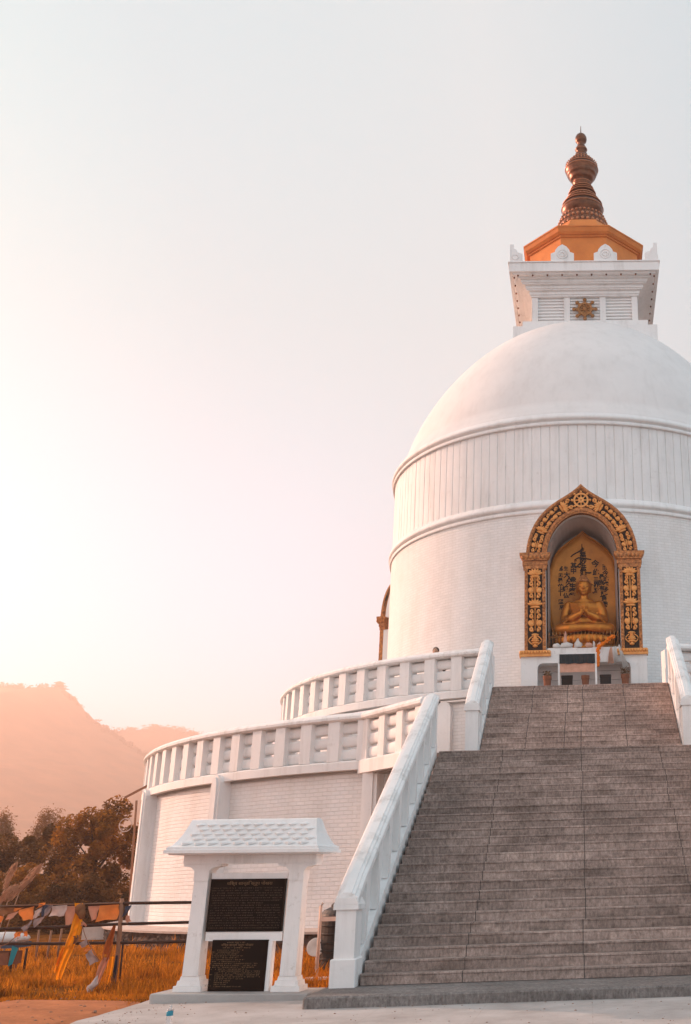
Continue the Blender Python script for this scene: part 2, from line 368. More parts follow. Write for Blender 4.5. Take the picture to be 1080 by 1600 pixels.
RF = [(x*KH, 1.4+(z-1.4)*KH) for x, z in RF]
top2 = hill('far_hill', 525*KH, RF, 200, 380, 2.7)
def leafquad(mb, c, s, rng, flat=0):
    u = Vector((rng.gauss(0, 1), rng.gauss(0, 1), rng.gauss(0, .6))).normalized()
    w = u.cross(Vector((rng.gauss(0, 1), rng.gauss(0, 1), rng.gauss(0, 1)))).normalized()
    l = s*(.7+.6*rng.random()); k = l*(.34+.2*rng.random())
    c = Vector(c); mb.add([c-u*l*.5, c+w*k*.5, c+u*l*.5, c-w*k*.5], [[0, 1, 2, 3]])
rng = random.Random(3); mb = MB()
for top, Y, x0, x1, n, hs in ((top1, 420*KH, -300*KH, -150*KH, 260, 6.0), (top2, 525*KH, -250*KH, -175*KH, 200, 7.0)):
    for i in range(n):
        x = rng.uniform(x0, x1); y = Y-rng.uniform(-3, 12); h = hs*(.35+.9*rng.random()**2)
        z = top(x)-3.6-.12*max(0, Y-y-2)
        mb.tube([(x, y, z-1), (x, y, z+h*.7)], .3, 4, smooth=False)
        for q in range(26):
            a = rng.random(); leafquad(mb, (x+rng.gauss(0, .45*h*.6), y+rng.gauss(0, .45*h*.6), z+h*(.15+.85*a)), 2.7, rng)
tag(mb.build('far_trees', M['far_leaf']), 'tiny hazy trees lining the crest of the wooded hills', 'trees', kind='stuff')
t = thing('lookout_tower', 'small tiered tower on the hazy crest of the near hill', 'tower', (-213.5*KH, 420*KH, 1.4+74.0*KH))
mb = MB(); mb.box((-2.7, -2.7, -4), (2.7, 2.7, 9.5)); mb.build('wall', M['far_leaf'], t)
for z, w in ((4.6, 7.4), (7.4, 6.2), (10.0, 4.3)):
    mb = MB(); mb.add([(-w, -w, z), (w, -w, z), (w, w, z), (-w, w, z), (0, 0, z+2.1)], [[3, 2, 1, 0], [0, 1, 4], [1, 2, 4], [2, 3, 4], [3, 0, 4]]); mb.build('roof', M['far_leaf'], t)

# ------------------------------------------------------------------ the stupa
st = thing('stupa', 'great white domed stupa with gilded spire rising above two round terraces', 'stupa', (0, 0, 0))
RL, RU, RD = 13.36, 9.68, 6.67
ZL, ZU = 3.62, 5.58
C2 = (X0, D)
mb = MB(); mb.lathe([(RL, -.3), (RL, ZL-.02)], (X0, D, 0), 180, uvR=RL); mb.build('lower_terrace_wall', M['brick'], st)
mb = MB(); mb.lathe([(RL+.02, ZL-.06), (RL+.02, ZL), (RU-.2, ZL)], (X0, D, 0), 180, smooth=False); mb.build('lower_terrace_floor', M['concrete'], st)
mb = MB(); mb.lathe([(RU, ZL-.05), (RU, ZU-.02)], (X0, D, 0), 160, uvR=RU); mb.build('upper_terrace_wall', M['brick'], st)
mb = MB(); mb.lathe([(RU+.02, ZU-.06), (RU+.02, ZU), (RD-.9, ZU)], (X0, D, 0), 160, smooth=False); mb.build('upper_terrace_floor', M['concrete'], st)
# shrine geometry used by the drum opening
XS = -.05; FY = 28.40
def zz(v): return 12.574-.00529015*v+2.768e-7*v*v
def uu(x): return (x-497)*.00469
outL = [(152, 478), (156, 440), (165, 398), (180, 352), (203, 305), (232, 262), (268, 224), (310, 190), (352, 163), (395, 139), (432, 117), (462, 96), (482, 80), (497, 66)]
inL = [(281, 478), (283, 450), (290, 418), (302, 385), (318, 352), (338, 323), (362, 296), (388, 275), (413, 260), (438, 250), (460, 244), (478, 241), (489, 240), (497, 240)]
def half(L): 
    a = [(uu(x), zz(v)) for x, v in L]; return a+[(-u, z) for u, z in a[-2::-1]]
OUT, INN = half(outL), half(inL)
def lerp2(A, B, t): return [(a[0]+(b[0]-a[0])*t, a[1]+(b[1]-a[1])*t) for a, b in zip(A, B)]
def arch_z(u):
    u = abs(u); L = INN[:14]
    for (a, za), (b, zb) in zip(L, L[1:]):
        if abs(b) <= u <= abs(a): t = (u-abs(a))/(abs(b)-abs(a)+1e-9); return za+(zb-za)*t
    return L[0][1]
mb = MB(); N = 360; zs = [ZU-.02+.09*i for i in range(69)]; zs = [z for z in zs if z < 11.6]+[11.66]
for i in range(N):
    a0, a1 = 2*pi*i/N, 2*pi*(i+1)/N
    am = (a0+a1)/2; u = -RD*sin(am)+X0-XS
    for za, zb in zip(zs, zs[1:]):
        zm = (za+zb)/2
        if cos(am) > .5 and abs(u) < 1.22 and 7.1 < zm < arch_z(u)+.14: continue
        if cos(am) > .5 and abs(u) < 1.42 and zm < 7.05: continue
        v4 = [(X0-RD*sin(a), D-RD*cos(a), z) for a, z in ((a1, za), (a0, za), (a0, zb), (a1, zb))]
        mb.add(v4, [[0, 1, 2, 3]], [[(-a1*RD, za), (-a0*RD, za), (-a0*RD, zb), (-a1*RD, zb)]], True)
mb.build('drum_wall', M['brick'], st)
def torus_band(name, r, z, prof):
    mb = MB(); mb.lathe([(r+a, z+b) for a, b in prof], (X0, D, 0), 240); return mb.build(name, M['white'], st)
# two mouldings: flared lip over a deep groove
BAND = [(-.10, -.25), (.05, -.25), (.062, -.235), (.062, -.165), (.05, -.15), (.0, -.145), (-.01, -.10), (.05, -.085), (.085, -.065), (.10, -.03), (.097, .02), (.075, .045), (.05, .10), (.0, .16), (-.2, .17)]
torus_band('moulding', RD, 11.78, BAND)
torus_band('moulding', RD, 14.62, [(a*1.0, b*1.0) for a, b in BAND])
# panelled band of vertical boards with sunk joints
mb = MB(); NB = 148; prof = []
for i in range(NB):
    a0, a1 = 2*pi*i/NB, 2*pi*(i+1)/NB; g = .0032
    rr = RD-.02+random.uniform(-.004, .004)
    prof += [(a0+g*.4, RD-.045), (a0+g, rr), ((a0+a1)/2, rr+.003), (a1-g*.6, rr), (a1, RD-.045)]
n = len(prof); vs = [(X0-r*sin(a), D-r*cos(a), z) for z in (11.9, 14.42) for a, r in prof]
mb.add(vs, [[(i+1) % n, i, n+i, n+(i+1) % n] for i in range(n)]); mb.build('panel_band', M['white'], st)
mb = MB(); z0, hd, r0 = 14.74, 6.28, 6.46
pr = [(r0*sqrt(max(0, 1-(i/70)**1.5)), z0+hd*i/70) for i in range(71)]
mb.lathe([(6.715, 14.66), (6.70, 14.74), (6.62, 14.86), (6.54, 15.0), (6.47, 15.14)]+[q for q in pr if q[1] > 15.25], (X0, D, 0), 200, shear=lambda z: .2*max(0, z-14.6)/5.4); mb.build('dome', M['dome'], st)
# pilasters on the lower wall
for ph in (radians(19.4), radians(38.9), radians(58.3), radians(77.7)):
    mb = MB(); w = .18
    P = [(-w, 0), (w, 0), (w, 3.50)]+[(w*cos(a), 3.50+.28*sin(a)) for a in [pi*i/8 for i in range(1, 8)]]+[(-w, 3.50)]
    c, s_ = cos(ph), sin(ph)
    def fn(a, b, h): return (X0-(RL+h)*s_-a*c*-1*-1, D-(RL+h)*c+a*s_, b)
    mb.prism(P, fn, -.05, .30)
    P2 = [(a*.55, b-.06 if b > 3 else b) for a, b in P]; mb.prism(P2, fn, .29, .34)
    mb.build('pilaster', M['white'], st)
for ph in (radians(21), radians(41), radians(61)):
    mb = MB(); w = .2; c, s_ = cos(ph), sin(ph)
    P = [(-w, ZL), (w, ZL), (w, 5.35)]+[(w*cos(a), 5.35+.25*sin(a)) for a in [pi*i/8 for i in range(1, 8)]]+[(-w, 5.35)]
    mb.prism(P, lambda a, b, h: (X0-(RU+h)*s_-a*c, D-(RU+h)*c+a*s_, b), -.05, .14); mb.build('pilaster', M['white'], st)

# tower above the dome (a part, its pieces sub-parts)
XT = .22
def sq(mb, w, z0, z1, w1=None):
    w1 = w if w1 is None else w1
    mb.add([(XT-w, D-w, z0), (XT+w, D-w, z0), (XT+w, D+w, z0), (XT-w, D+w, z0), (XT-w1, D-w1, z1), (XT+w1, D-w1, z1), (XT+w1, D+w1, z1), (XT-w1, D+w1, z1)],
           [(0,3,2,1),(4,5,6,7),(0,1,5,4),(1,2,6,5),(2,3,7,6),(3,0,4,7)]); return mb
BW = 1.95
mb = MB(); sq(mb, 2.62, 19.3, 20.12); sq(mb, 2.3, 20.13, 20.5); sq(mb, BW-.10, 20.5, 22.05); tower = mb.build('tower', M['white'], st)
mb = MB(); zc = 21.70
for w, h in ((2.02, .07), (2.06, .13), (2.16, .05), (2.20, .12), (2.32, .05), (2.36, .11), (2.47, .05)):
    sq(mb, w, zc, zc+h-.003); zc += h
sq(mb, 2.62, zc, zc+.05, 2.66); zc += .052; sq(mb, 2.77, zc, zc+.36); mb.build('cornice', M['white'], tower); ZE = zc+.36
mb = MB(); sq(mb, 2.81, ZE+.002, ZE+.04); mb.build('eave_cap', M['white'], tower)
for side in range(4):
    R4 = Matrix.Translation((XT, D, 0)) @ Matrix.Rotation(side*pi/2, 4, 'Z')
    for u in (-BW+.09, -BW/3-.02, BW/3+.02, BW-.09):
        q = MB(); q.box((u-.115+(.003 if side % 2 else 0), -BW-.004, 20.5), (u+.115-(.003 if side % 2 else 0), -BW+.2, 21.695), R4)
        if side != 2: q.build('pilaster', M['white'], tower)
    for u in (-BW*2/3+.03, 0, BW*2/3-.03):
        mb = MB()
        for k in range(9):
            z = 20.53+k*.13
            mb.add([R4 @ Vector(p) for p in [(u-.56, -BW+.035, z), (u+.56, -BW+.035, z), (u+.56, -BW+.075, z+.112), (u-.56, -BW+.075, z+.112), (u-.56, -BW+.12, z), (u+.56, -BW+.12, z), (u+.56, -BW+.12, z+.112), (u-.56, -BW+.12, z+.112)]],
                   [(0,1,2,3),(3,2,6,7),(0,4,5,1),(4,7,6,5),(0,3,7,4),(1,5,6,2)])
        if side in (0, 1, 3): mb.build('louvre_panel', M['white'], tower)
    # ornaments on the eave: two on each side, one at the corner
    for u, w in ((-.80, .43), (.80, .43)):
        mb = MB(); zb = ZE+.04
        P = [(-w, 0), (w, 0), (w, .36), (w*.80, .40), (w*.66, .42), (w*.60, .52), (w*.36, .66), (.0, .76), (-w*.36, .66), (-w*.60, .52), (-w*.66, .42), (-w*.80, .40), (-w, .36)]
        fn = lambda a, b, h: R4 @ Vector((u+a, -2.74+h, zb+b))
        mb.prism(P, fn, 0, .16)
        for i in range(24): a = 2*pi*i/24; mb.ell(fn(.19*cos(a), .33+.19*sin(a), -.003), (.03, .02, .03), nu=6, nv=4)
        for i in range(8): a = 2*pi*i/8; mb.ell(fn(.09*cos(a), .33+.09*sin(a), -.003), (.045, .025, .045), nu=6, nv=4)
        if side in (0, 1, 3): mb.build('eave_ornament', M['white'], tower)
    mb = MB(); zb = ZE+.04
    for sx in (1,):
        P = [(0, 0), (.46, 0), (.46, .36), (.40, .40), (.28, .42), (.24, .54), (.10, .62), (0, .78)]
        mb.prism(P, lambda a, b, h: R4 @ Vector((-2.74+a, -2.74+h, zb+b)), 0, .14)
        mb.prism(P, lambda a, b, h: R4 @ Vector((-2.74+h, -2.74+a+.003, zb+b-.003)), .001, .14)
        for i in range(12): a = 2*pi*i/12; mb.ell(R4 @ Vector((-2.74+.20+.11*cos(a), -2.743, zb+.22+.11*sin(a))), (.03, .02, .03), nu=6, nv=4)
    mb.build('corner_ornament', M['white'], tower)
    if side in (0, 1, 3):
        for k in range(10):
            u = -2.45+k*4.9/9; mb = MB(); p = R4 @ Vector((u, -2.60, ZE-.36)); mb.tube([p+Vector((0, 0, .005)), p-Vector((0, 0, .05))], .022, 6); mb.ell(p-Vector((0, 0, .075)), (.034, .034, .045), nu=8, nv=5); mb.build('bulb', M['copper'], tower)
def wheel_mb(mb, fn, R, spokes=8, knobs=True, thick=.5):
    # fn(a,b,h): h outwards
    def ringp(r, w, n=32):
        A = [((r-w)*cos(2*pi*i/n), (r-w)*sin(2*pi*i/n)) for i in range(n+1)]; B = [((r+w)*cos(2*pi*i/n), (r+w)*sin(2*pi*i/n)) for i in range(n+1)]
        mb.strip(A, B, fn, 0, R*.16*thick*2)
    ringp(R*.74, R*.10); ringp(R*.2, R*.13)
    for i in range(spokes):
        a = 2*pi*i/spokes+pi/2; c, s = cos(a), sin(a); w = R*.05
        Q = [(R*.28*c-w*s, R*.28*s+w*c), (R*.28*c+w*s, R*.28*s-w*c), (R*.7*c+w*s, R*.7*s-w*c), (R*.7*c-w*s, R*.7*s+w*c)]
        mb.prism(Q, fn, 0, R*.12*thick*2)
        if knobs: mb.ell(fn(R*.98*c, R*.98*s, R*.06), (R*.15,)*3, nu=8, nv=6)
    return mb
WF = lambda a, b, h: (XT+a, D-BW-.02-h, 21.15+b)
mb = MB(); mb.prism([(.19*cos(2*pi*i/32), .19*sin(2*pi*i/32)) for i in range(32)], WF, 0, .05)
mb.strip([(.19*cos(2*pi*i/32), .19*sin(2*pi*i/32)) for i in range(33)], [(.27*cos(2*pi*i/32), .27*sin(2*pi*i/32)) for i in range(33)], WF, 0, .09); mb.ell(WF(0, 0, .06), (.09, .05, .09))
for i in range(8):
    a = 2*pi*i/8; c, q = cos(a), sin(a); w = .075
    mb.prism([(.25*c-w*q, .25*q+w*c), (.25*c+w*q, .25*q-w*c), (.36*c+.02*q, .36*q-.02*c), (.36*c-.02*q, .36*q+.02*c)], WF, 0, .07); mb.ell(WF(.40*c, .40*q, .04), (.075, .05, .075), nu=10, nv=6)
    a += pi/8; mb.tube([WF(.06*cos(a), .06*sin(a), .07), WF(.24*cos(a), .24*sin(a), .07)], .018, 5)
mb.build('dharma_wheel', M['wheel_gold'], tower)
# octagonal ochre base and the spire
def octa(mb, r, z0, z1, r1=None):
    r1 = r if r1 is None else r1; k = 1/cos(pi/8)
    P = [(k*cos(pi/8+i*pi/4), k*sin(pi/8+i*pi/4)) for i in range(8)]
    vs = [(XT+r*a, D+r*b, z0) for a, b in P]+[(XT+r1*a, D+r1*b, z1) for a, b in P]
    mb.add(vs, [list(range(7, -1, -1)), list(range(8, 16))]+[[i, (i+1) % 8, 8+(i+1) % 8, 8+i] for i in range(8)]); return mb
mb = MB(); octa(mb, 2.10, ZE-.05, 24.22); crown = mb.build('octagonal_base', M['ochre'], st)
mb = MB(); octa(mb, 2.16, 24.221, 24.29); octa(mb, 2.22, 24.292, 24.36, 2.30); octa(mb, 2.27, 24.362, 24.54, 2.33); octa(mb, 2.35, 24.542, 24.60); octa(mb, 2.29, 24.601, 25.1, 1.5); octa(mb, 1.5, 25.1, 25.7, 1.15); mb.build('cornice', M['ochre'], crown)
SP = [(1.1, 25.5), (1.04, 25.70), (1.04, 25.76), (.95, 25.98), (.98, 26.02), (.98, 26.08), (.92, 26.22), (.87, 26.28), (.90, 26.33), (.87, 26.39), (.80, 26.50), (.70, 26.55), (.72, 26.60), (.80, 26.70), (.84, 26.82), (.85, 26.93), (.83, 27.02), (.79, 27.07)]
def ringstack(z, r0, r1, n, dz):
    out = []
    for i in range(n):
        r = r0+(r1-r0)*i/max(1, n-1)
        out += [(r-.14, z), (r-.04, z+dz*.06), (r+.02, z+dz*.22), (r+.03, z+dz*.38), (r+.01, z+dz*.54), (r-.05, z+dz*.66), (r-.14, z+dz*.72), (r-.15, z+dz*.9)]; z += dz
    return out
SP += ringstack(27.08, .78, .56, 3, .185)+ringstack(27.66, .535, .44, 3, .125)+[(.36, 28.06), (.345, 28.18), (.37, 28.21), (.37, 28.25), (.335, 28.28), (.33, 28.32), (.42, 28.38), (.50, 28.46), (.49, 28.50), (.58, 28.58), (.62, 28.68), (.60, 28.72), (.66, 28.79), (.672, 28.90), (.655, 28.99), (.60, 29.03), (.63, 29.07), (.60, 29.14), (.53, 29.18), (.56, 29.22), (.45, 29.34), (.38, 29.42), (.39, 29.46), (.30, 29.57), (.24, 29.67), (.255, 29.70), (.19, 29.76), (.18, 29.83), (.235, 29.88), (.255, 29.94), (.235, 30.0), (.18, 30.05), (.195, 30.08), (.15, 30.14), (.145, 30.24), (.18, 30.29), (.225, 30.36), (.245, 30.46), (.235, 30.56), (.19, 30.66), (.12, 30.73), (.05, 30.77), (.022, 30.80), (.012, 31.15), (0, 31.16)]
mb = MB(); mb.lathe(SP, (XT, D, 0), 56); spire = mb.build('spire', M['copper'], st)
mb = MB()
for r, z, n, s in ((.89, 26.42, 34, .05), (.96, 26.16, 32, .075), (1.01, 25.88, 32, .08), (.64, 29.13, 32, .035), (.45, 29.37, 24, .035), (.56, 27.45, 26, .03)):
    for i in range(n): a = 2*pi*i/n; mb.ell((XT+r*cos(a), D+r*sin(a), z), (s, s, s*1.1), nu=7, nv=5)
mb.build('bead_ring', M['copper_light'], spire)
for k, (r, z, q) in enumerate([(.78+(.56-.78)*i/2+.02, 27.08+.185*i+.07, .026) for i in range(3)]+[(.535+(.44-.535)*i/2+.02, 27.66+.125*i+.045, .020) for i in range(3)]+[(.675, 28.90, .022), (.62, 29.07, .02), (.85, 26.93, .022), (.37, 28.23, .018), (.245, 29.94, .014)]):
    mb = MB(); n = 48; mb.tube([(XT+r*cos(2*pi*i/n), D+r*sin(2*pi*i/n), z) for i in range(n+1)], q, 6, caps=False); mb.build('ring', M['copper_light'], spire)

# ------------------------------------------------------------------ balustrades
def tubes(parent, P, Q, z0, z1, r, n=3):
    pitch = (z1-z0)/n
    for k in range(n):
        z = z0+pitch*(k+.5); mb = MB()
        b = Vector((Q[0]-P[0], Q[1]-P[1], 0)); nrm = Vector((b.y, -b.x, 0)).normalized(); rz = pitch*.5-.022; sec = [(.085*math.copysign(abs(cos(a))**.7, cos(a)), rz*math.copysign(abs(sin(a))**.55, sin(a))) for a in [2*pi*i/18 for i in range(18)]]
        mb.add([Vector((e[0], e[1], z))+nrm*u+Vector((0, 0, w_)) for e in (P, Q) for u, w_ in sec], [[i, (i+1) % 18, 18+(i+1) % 18, 18+i] for i in range(18)], smooth=True); mb.build('tube_rail', M['white'], parent)
def post_mb(c, ang, w, d, z0, z1):
    R4 = Matrix.Translation((c[0], c[1], 0)) @ Matrix.Rotation(ang, 4, 'Z'); mb = MB(); mb.box((-w/2, -d/2, z0), (w/2, d/2, z1), R4); return mb
def balustrade(label, R, a0, a1, zb, n, straight=None):
    t = thing('balustrade', label, 'balustrade', (0, 0, 0), group='white balustrades around the terraces')
    seg = max(8, int(abs(a1-a0)*40)); z1, z2, z3 = zb+.20, zb+1.06, zb+1.24
    mb = MB(); mb.sweep([(R-.16, zb), (R+.14, zb), (R+.14, z1-.03), (R+.11, z1), (R-.16, z1)], C2, a0, a1, seg); mb.build('base', M['white'], t)
    mb = MB(); mb.sweep([(R-.20, z2), (R+.15, z2), (R+.19, z2+.035), (R+.19, z2+.09), (R+.13, z3-.025), (R+.06, z3), (R-.12, z3), (R-.20, z3-.06)], C2, a0, a1, seg); mb.build('coping', M['white_dirty'], t)
    for i in range(n+1):
        a = a0+(a1-a0)*i/n
        post_mb((X0-(R-.04)*sin(a), D-(R-.04)*cos(a)), -a, .30, .34, z1, z2).build('post', M['white'], t)
        if i < n:
            b = a0+(a1-a0)*(i+1)/n; e = .13/R*(1 if a1 > a0 else -1)
            tubes(t, (X0-(R-.08)*sin(a+e), D-(R-.08)*cos(a+e)), (X0-(R-.08)*sin(b-e), D-(R-.08)*cos(b-e)), z1, z2-.0, .1)
    if straight:
        (xa, ya), (xb, yb) = straight; L = hypot(xb-xa, yb-ya); ang = atan2(yb-ya, xb-xa)
        R4 = Matrix.Translation((xa, ya, 0)) @ Matrix.Rotation(ang, 4, 'Z')
        def lin(prof): 
            q = MB(); q.prism([(p, z) for p, z in prof], lambda a, b, h: R4 @ Vector((h, -a, b)), 0, L); return q
        lin([(-.16, zb-.09), (.17, zb-.09), (.17, z1-.03), (.14, z1), (-.16, z1)]).build('base', M['white'], t)
        lin([(-.20, z2), (.15, z2), (.19, z2+.035), (.19, z2+.09), (.13, z3-.02), (.06, z3+.004), (-.12, z3+.004), (-.20, z3-.06)]).build('coping', M['white_dirty'], t)
        m = 3
        for i in range(m+1):
            s = .12+(L-.3)*i/m; p = R4 @ Vector((s, 0, 0)); post_mb((p.x, p.y), ang, .25, .24, z1, z2).build('post', M['white'], t)
            if i < m: s2 = .12+(L-.3)*(i+1)/m; q = R4 @ Vector((s2-.12, .02, 0)); p = R4 @ Vector((s+.12, .02, 0)); tubes(t, (p.x, p.y), (q.x, q.y), z1, z2, .1)
    return t
A = (X0-13.42*sin(radians(20.6)), D-13.42*cos(radians(20.6)))
balustrade('long curved balustrade with tube rails on the lower round terrace', 13.42, radians(20.6), radians(112), 3.62, 28, (A, (-3.22, 21.0)))
balustrade('curved balustrade with tube rails on the upper terrace left of the stairs', 9.76, radians(14.4), radians(118), 5.64, 23)
balustrade('short curved balustrade at the right frame edge behind the right handrail', 9.76, radians(-13.4), radians(-55), 5.64, 9)
balustrade('long curved balustrade on the lower terrace right of the stairs', 13.42, radians(-12.9), radians(-80), 3.62, 20)
# landing slab between the lower terrace and the staircase
mb = MB(); poly = [A, (-3.2, 20.9), (-3.2, 20.62), (2.9, 20.62), (2.9, 21.9), (-2.9, 22.2)]
mb.prism([(a, b) for a, b in poly], lambda a, b, h: (a, b, h), 3.50, 3.60); landing_o = mb

# ------------------------------------------------------------------ staircase
sc_ = thing('staircase', 'broad grey stone staircase climbing in two flights to the shrine', 'staircase', (0, 0, 0))
landing_o.build('landing', M['concrete'], sc_)
def nosing(mb, xa, xb, y0, y1, z1):
    """tread slab: worn, chipped front edge and a slightly wavy top"""
    n = 70; sd_ = random.random()*50; off = len(mb.v); prof = []
    for i in range(n+1):
        x = xa+(xb-xa)*i/n
        w = .010*noise.noise(Vector((x*2.1, sd_, 0)))+.006*noise.noise(Vector((x*9, sd_, 2)))
        ch = max(0, noise.noise(Vector((x*3.3, sd_, 7)))-.38)*.09
        dz = .004*noise.noise(Vector((x*1.2, sd_, 4)))
        r_ = .007+ch
        mb.v += [(x, y0+.008+w*.7, z1-.031), (x, y0+w, z1-.024), (x, y0+w+.001, z1-r_+dz), (x, y0+w+r_*.5, z1-r_*.25+dz), (x, y0+w+r_+.004, z1+dz), (x, y1, z1-.001)]
    for i in range(n):
        for k in range(5): mb.f.append([off+i*6+k, off+(i+1)*6+k, off+(i+1)*6+k+1, off+i*6+k+1])
    mb.f.append([off+k for k in range(6)]); mb.f.append([off+n*6+k for k in range(5, -1, -1)])
    mb.f.append([off, off+5, off+n*6+5, off+n*6])
XL, XR = -2.88, 2.64
n, r_, t_ = 27, (3.68-.14)/27, 6.6/27
for k in range(n):
    y0, z0, z1 = 14+k*t_, .14+k*r_, .14+(k+1)*r_; j = random.uniform(-.006, .006)
    mb = MB(); mb.box((XL, y0+.007, z0+.0005), (XR, 20.9-.003*k, z1-.032)); nosing(mb, XL-.002, XR+.002, y0+j, y0+t_+.06, z1)
    mb.build('step', M['stair'], sc_)
XL2, XR2 = -2.19, 1.93; n2, r2, t2 = 14, (5.55-3.68)/14, 3.0/14
for k in range(n2):
    y0, z0, z1 = 21.3+k*t2, 3.68+k*r2, 3.68+(k+1)*r2; j = random.uniform(-.006, .006)
    mb = MB(); mb.box((XL2, y0+.006, z0+.0005), (XR2, 25.2-.003*k, z1-.032)); nosing(mb, XL2-.002, XR2+.002, y0+j, y0+t2+.06, z1)
    mb.build('step', M['stair_up'], sc_)
mb = MB(); mb.box((-3.2, 20.6, 3.602), (2.9, 21.6, 3.676)); mb.box((-2.6, 24.2, 5.3), (2.4, 26.4, 5.545)); mb.build('landing', M['stair'], sc_)
mb = MB(); mb.box((-3.30, 12.92, -.05), (3.2, 14.6, .135), bev=.02); mb.build('base_step', M['kerb'], sc_)

def handrail(label, x0, x1, ya, za, yb, zb, ht, inner, floor):
    """raking parapet: za/zb stair level at its two ends, ht coping height over it"""
    t = thing('handrail', label, 'handrail', ((x0+x1)/2, ya, za), group='white raking handrails of the staircase')
    o = Vector(t.location); cx = o.x
    def part(mb, name, m=M['white']): mb.v = [(p[0]-o.x, p[1]-o.y, p[2]-o.z) for p in mb.v]; return mb.build(name, m, t)
    sl = (zb-za)/(yb-ya); xf = x1 if inner > 0 else x0
    # core wall
    a, b = (x0+x1)/2-.035, (x0+x1)/2+.035
    mb = MB(); P = [(ya+.3, floor), (yb, floor), (yb, zb+ht-.12), (ya+.3, za+sl*.3+ht-.12)]
    mb.prism(P, lambda p, q, h: (h, p, q), a, b); part(mb, 'side_wall')
    # kerb strip along the steps, posts
    P = [(ya+.2, za-.12), (yb, zb-.12), (yb, zb+.13), (ya+.2, za+.2*sl+.13)]
    mb = MB(); mb.prism(P, lambda p, q, h: (h, p, q), x0+.012, x1-.012); part(mb, 'kerb')
    npst = max(3, int((yb-ya)/.70))
    for i in range(1, npst+1):
        y = ya+(yb-ya)*i/npst-.1; z = za+sl*(y-ya)
        mb = MB(); P = [(y-.085, z+.10), (y+.085, z+.10+.17*sl), (y+.085, z+ht-.1+.17*sl), (y-.085, z+ht-.1)]
        mb.prism(P, lambda p, q, h: (h, p, q), x0+.02, x1-.02); part(mb, 'post')
    # coping with a moulded section
    sec = [(-.125, -.15), (.125, -.15), (.132, -.12), (.148, -.105), (.148, -.02), (.128, 0), (.105, .002), (.098, .028), (.062, .032), (.055, .052), (-.055, .052), (-.062, .032), (-.098, .028), (-.105, .002), (-.128, 0), (-.148, -.02), (-.148, -.105), (-.132, -.12)]
    mb = MB(); m = len(sec); mid = (x0+x1)/2
    ends = [(ya-.02, za+ht-.05), (ya+.36, za+.36*sl+ht), (yb+.02, zb+ht)]
    vs = [(mid+a*.98, y, z+b) for y, z in ends for a, b in sec]; fs = [list(range(m-1, -1, -1)), [2*m+k for k in range(m)]]
    for e in (0, 1):
        for k in range(m): l = (k+1) % m; fs.append([e*m+k, e*m+l, (e+1)*m+l, (e+1)*m+k])
    mb.add(vs, fs); part(mb, 'coping', M['white_dirty'])
    # newel post at the foot
    mb = MB(); mb.box((x0+.02, ya-.03, floor if floor > 1 else .136), (x1-.02, ya+.33, za+ht-.2)); mb.box((x0-.01, ya-.06, za+ht-.199), (x1+.01, ya+.36, za+ht-.14))
    P = [(x0-.01, za+ht-.139), (x1+.01, za+ht-.139), (x1-.03, za+ht-.06), (x0+.03, za+ht-.06)]
    mb.prism(P, lambda p, q, h: (p, h, q), ya-.06, ya+.36)
    if floor < 1: mb.box((x0-.015, ya-.065, .136), (x1+.012, ya+.36, .46), bev=.01)
    part(mb, 'newel_post'); return t
handrail('long white handrail left of the lower stair flight, beside the notice board', -3.21, -2.92, 13.88, .16, 20.45, 3.70, 1.07, 1, 0)
handrail('long white handrail right of the lower stair flight', 2.68, 2.97, 13.88, .16, 20.45, 3.70, 1.07, -1, 0)
handrail('upper left white handrail rising from the landing to the shrine terrace', -2.50, -2.20, 21.2, 3.70, 24.3, 5.60, 1.07, 1, 3.4)
handrail('upper right white handrail at the right edge of the top flight', 1.94, 2.24, 21.2, 3.70, 24.3, 5.60, 1.07, -1, 3.4)

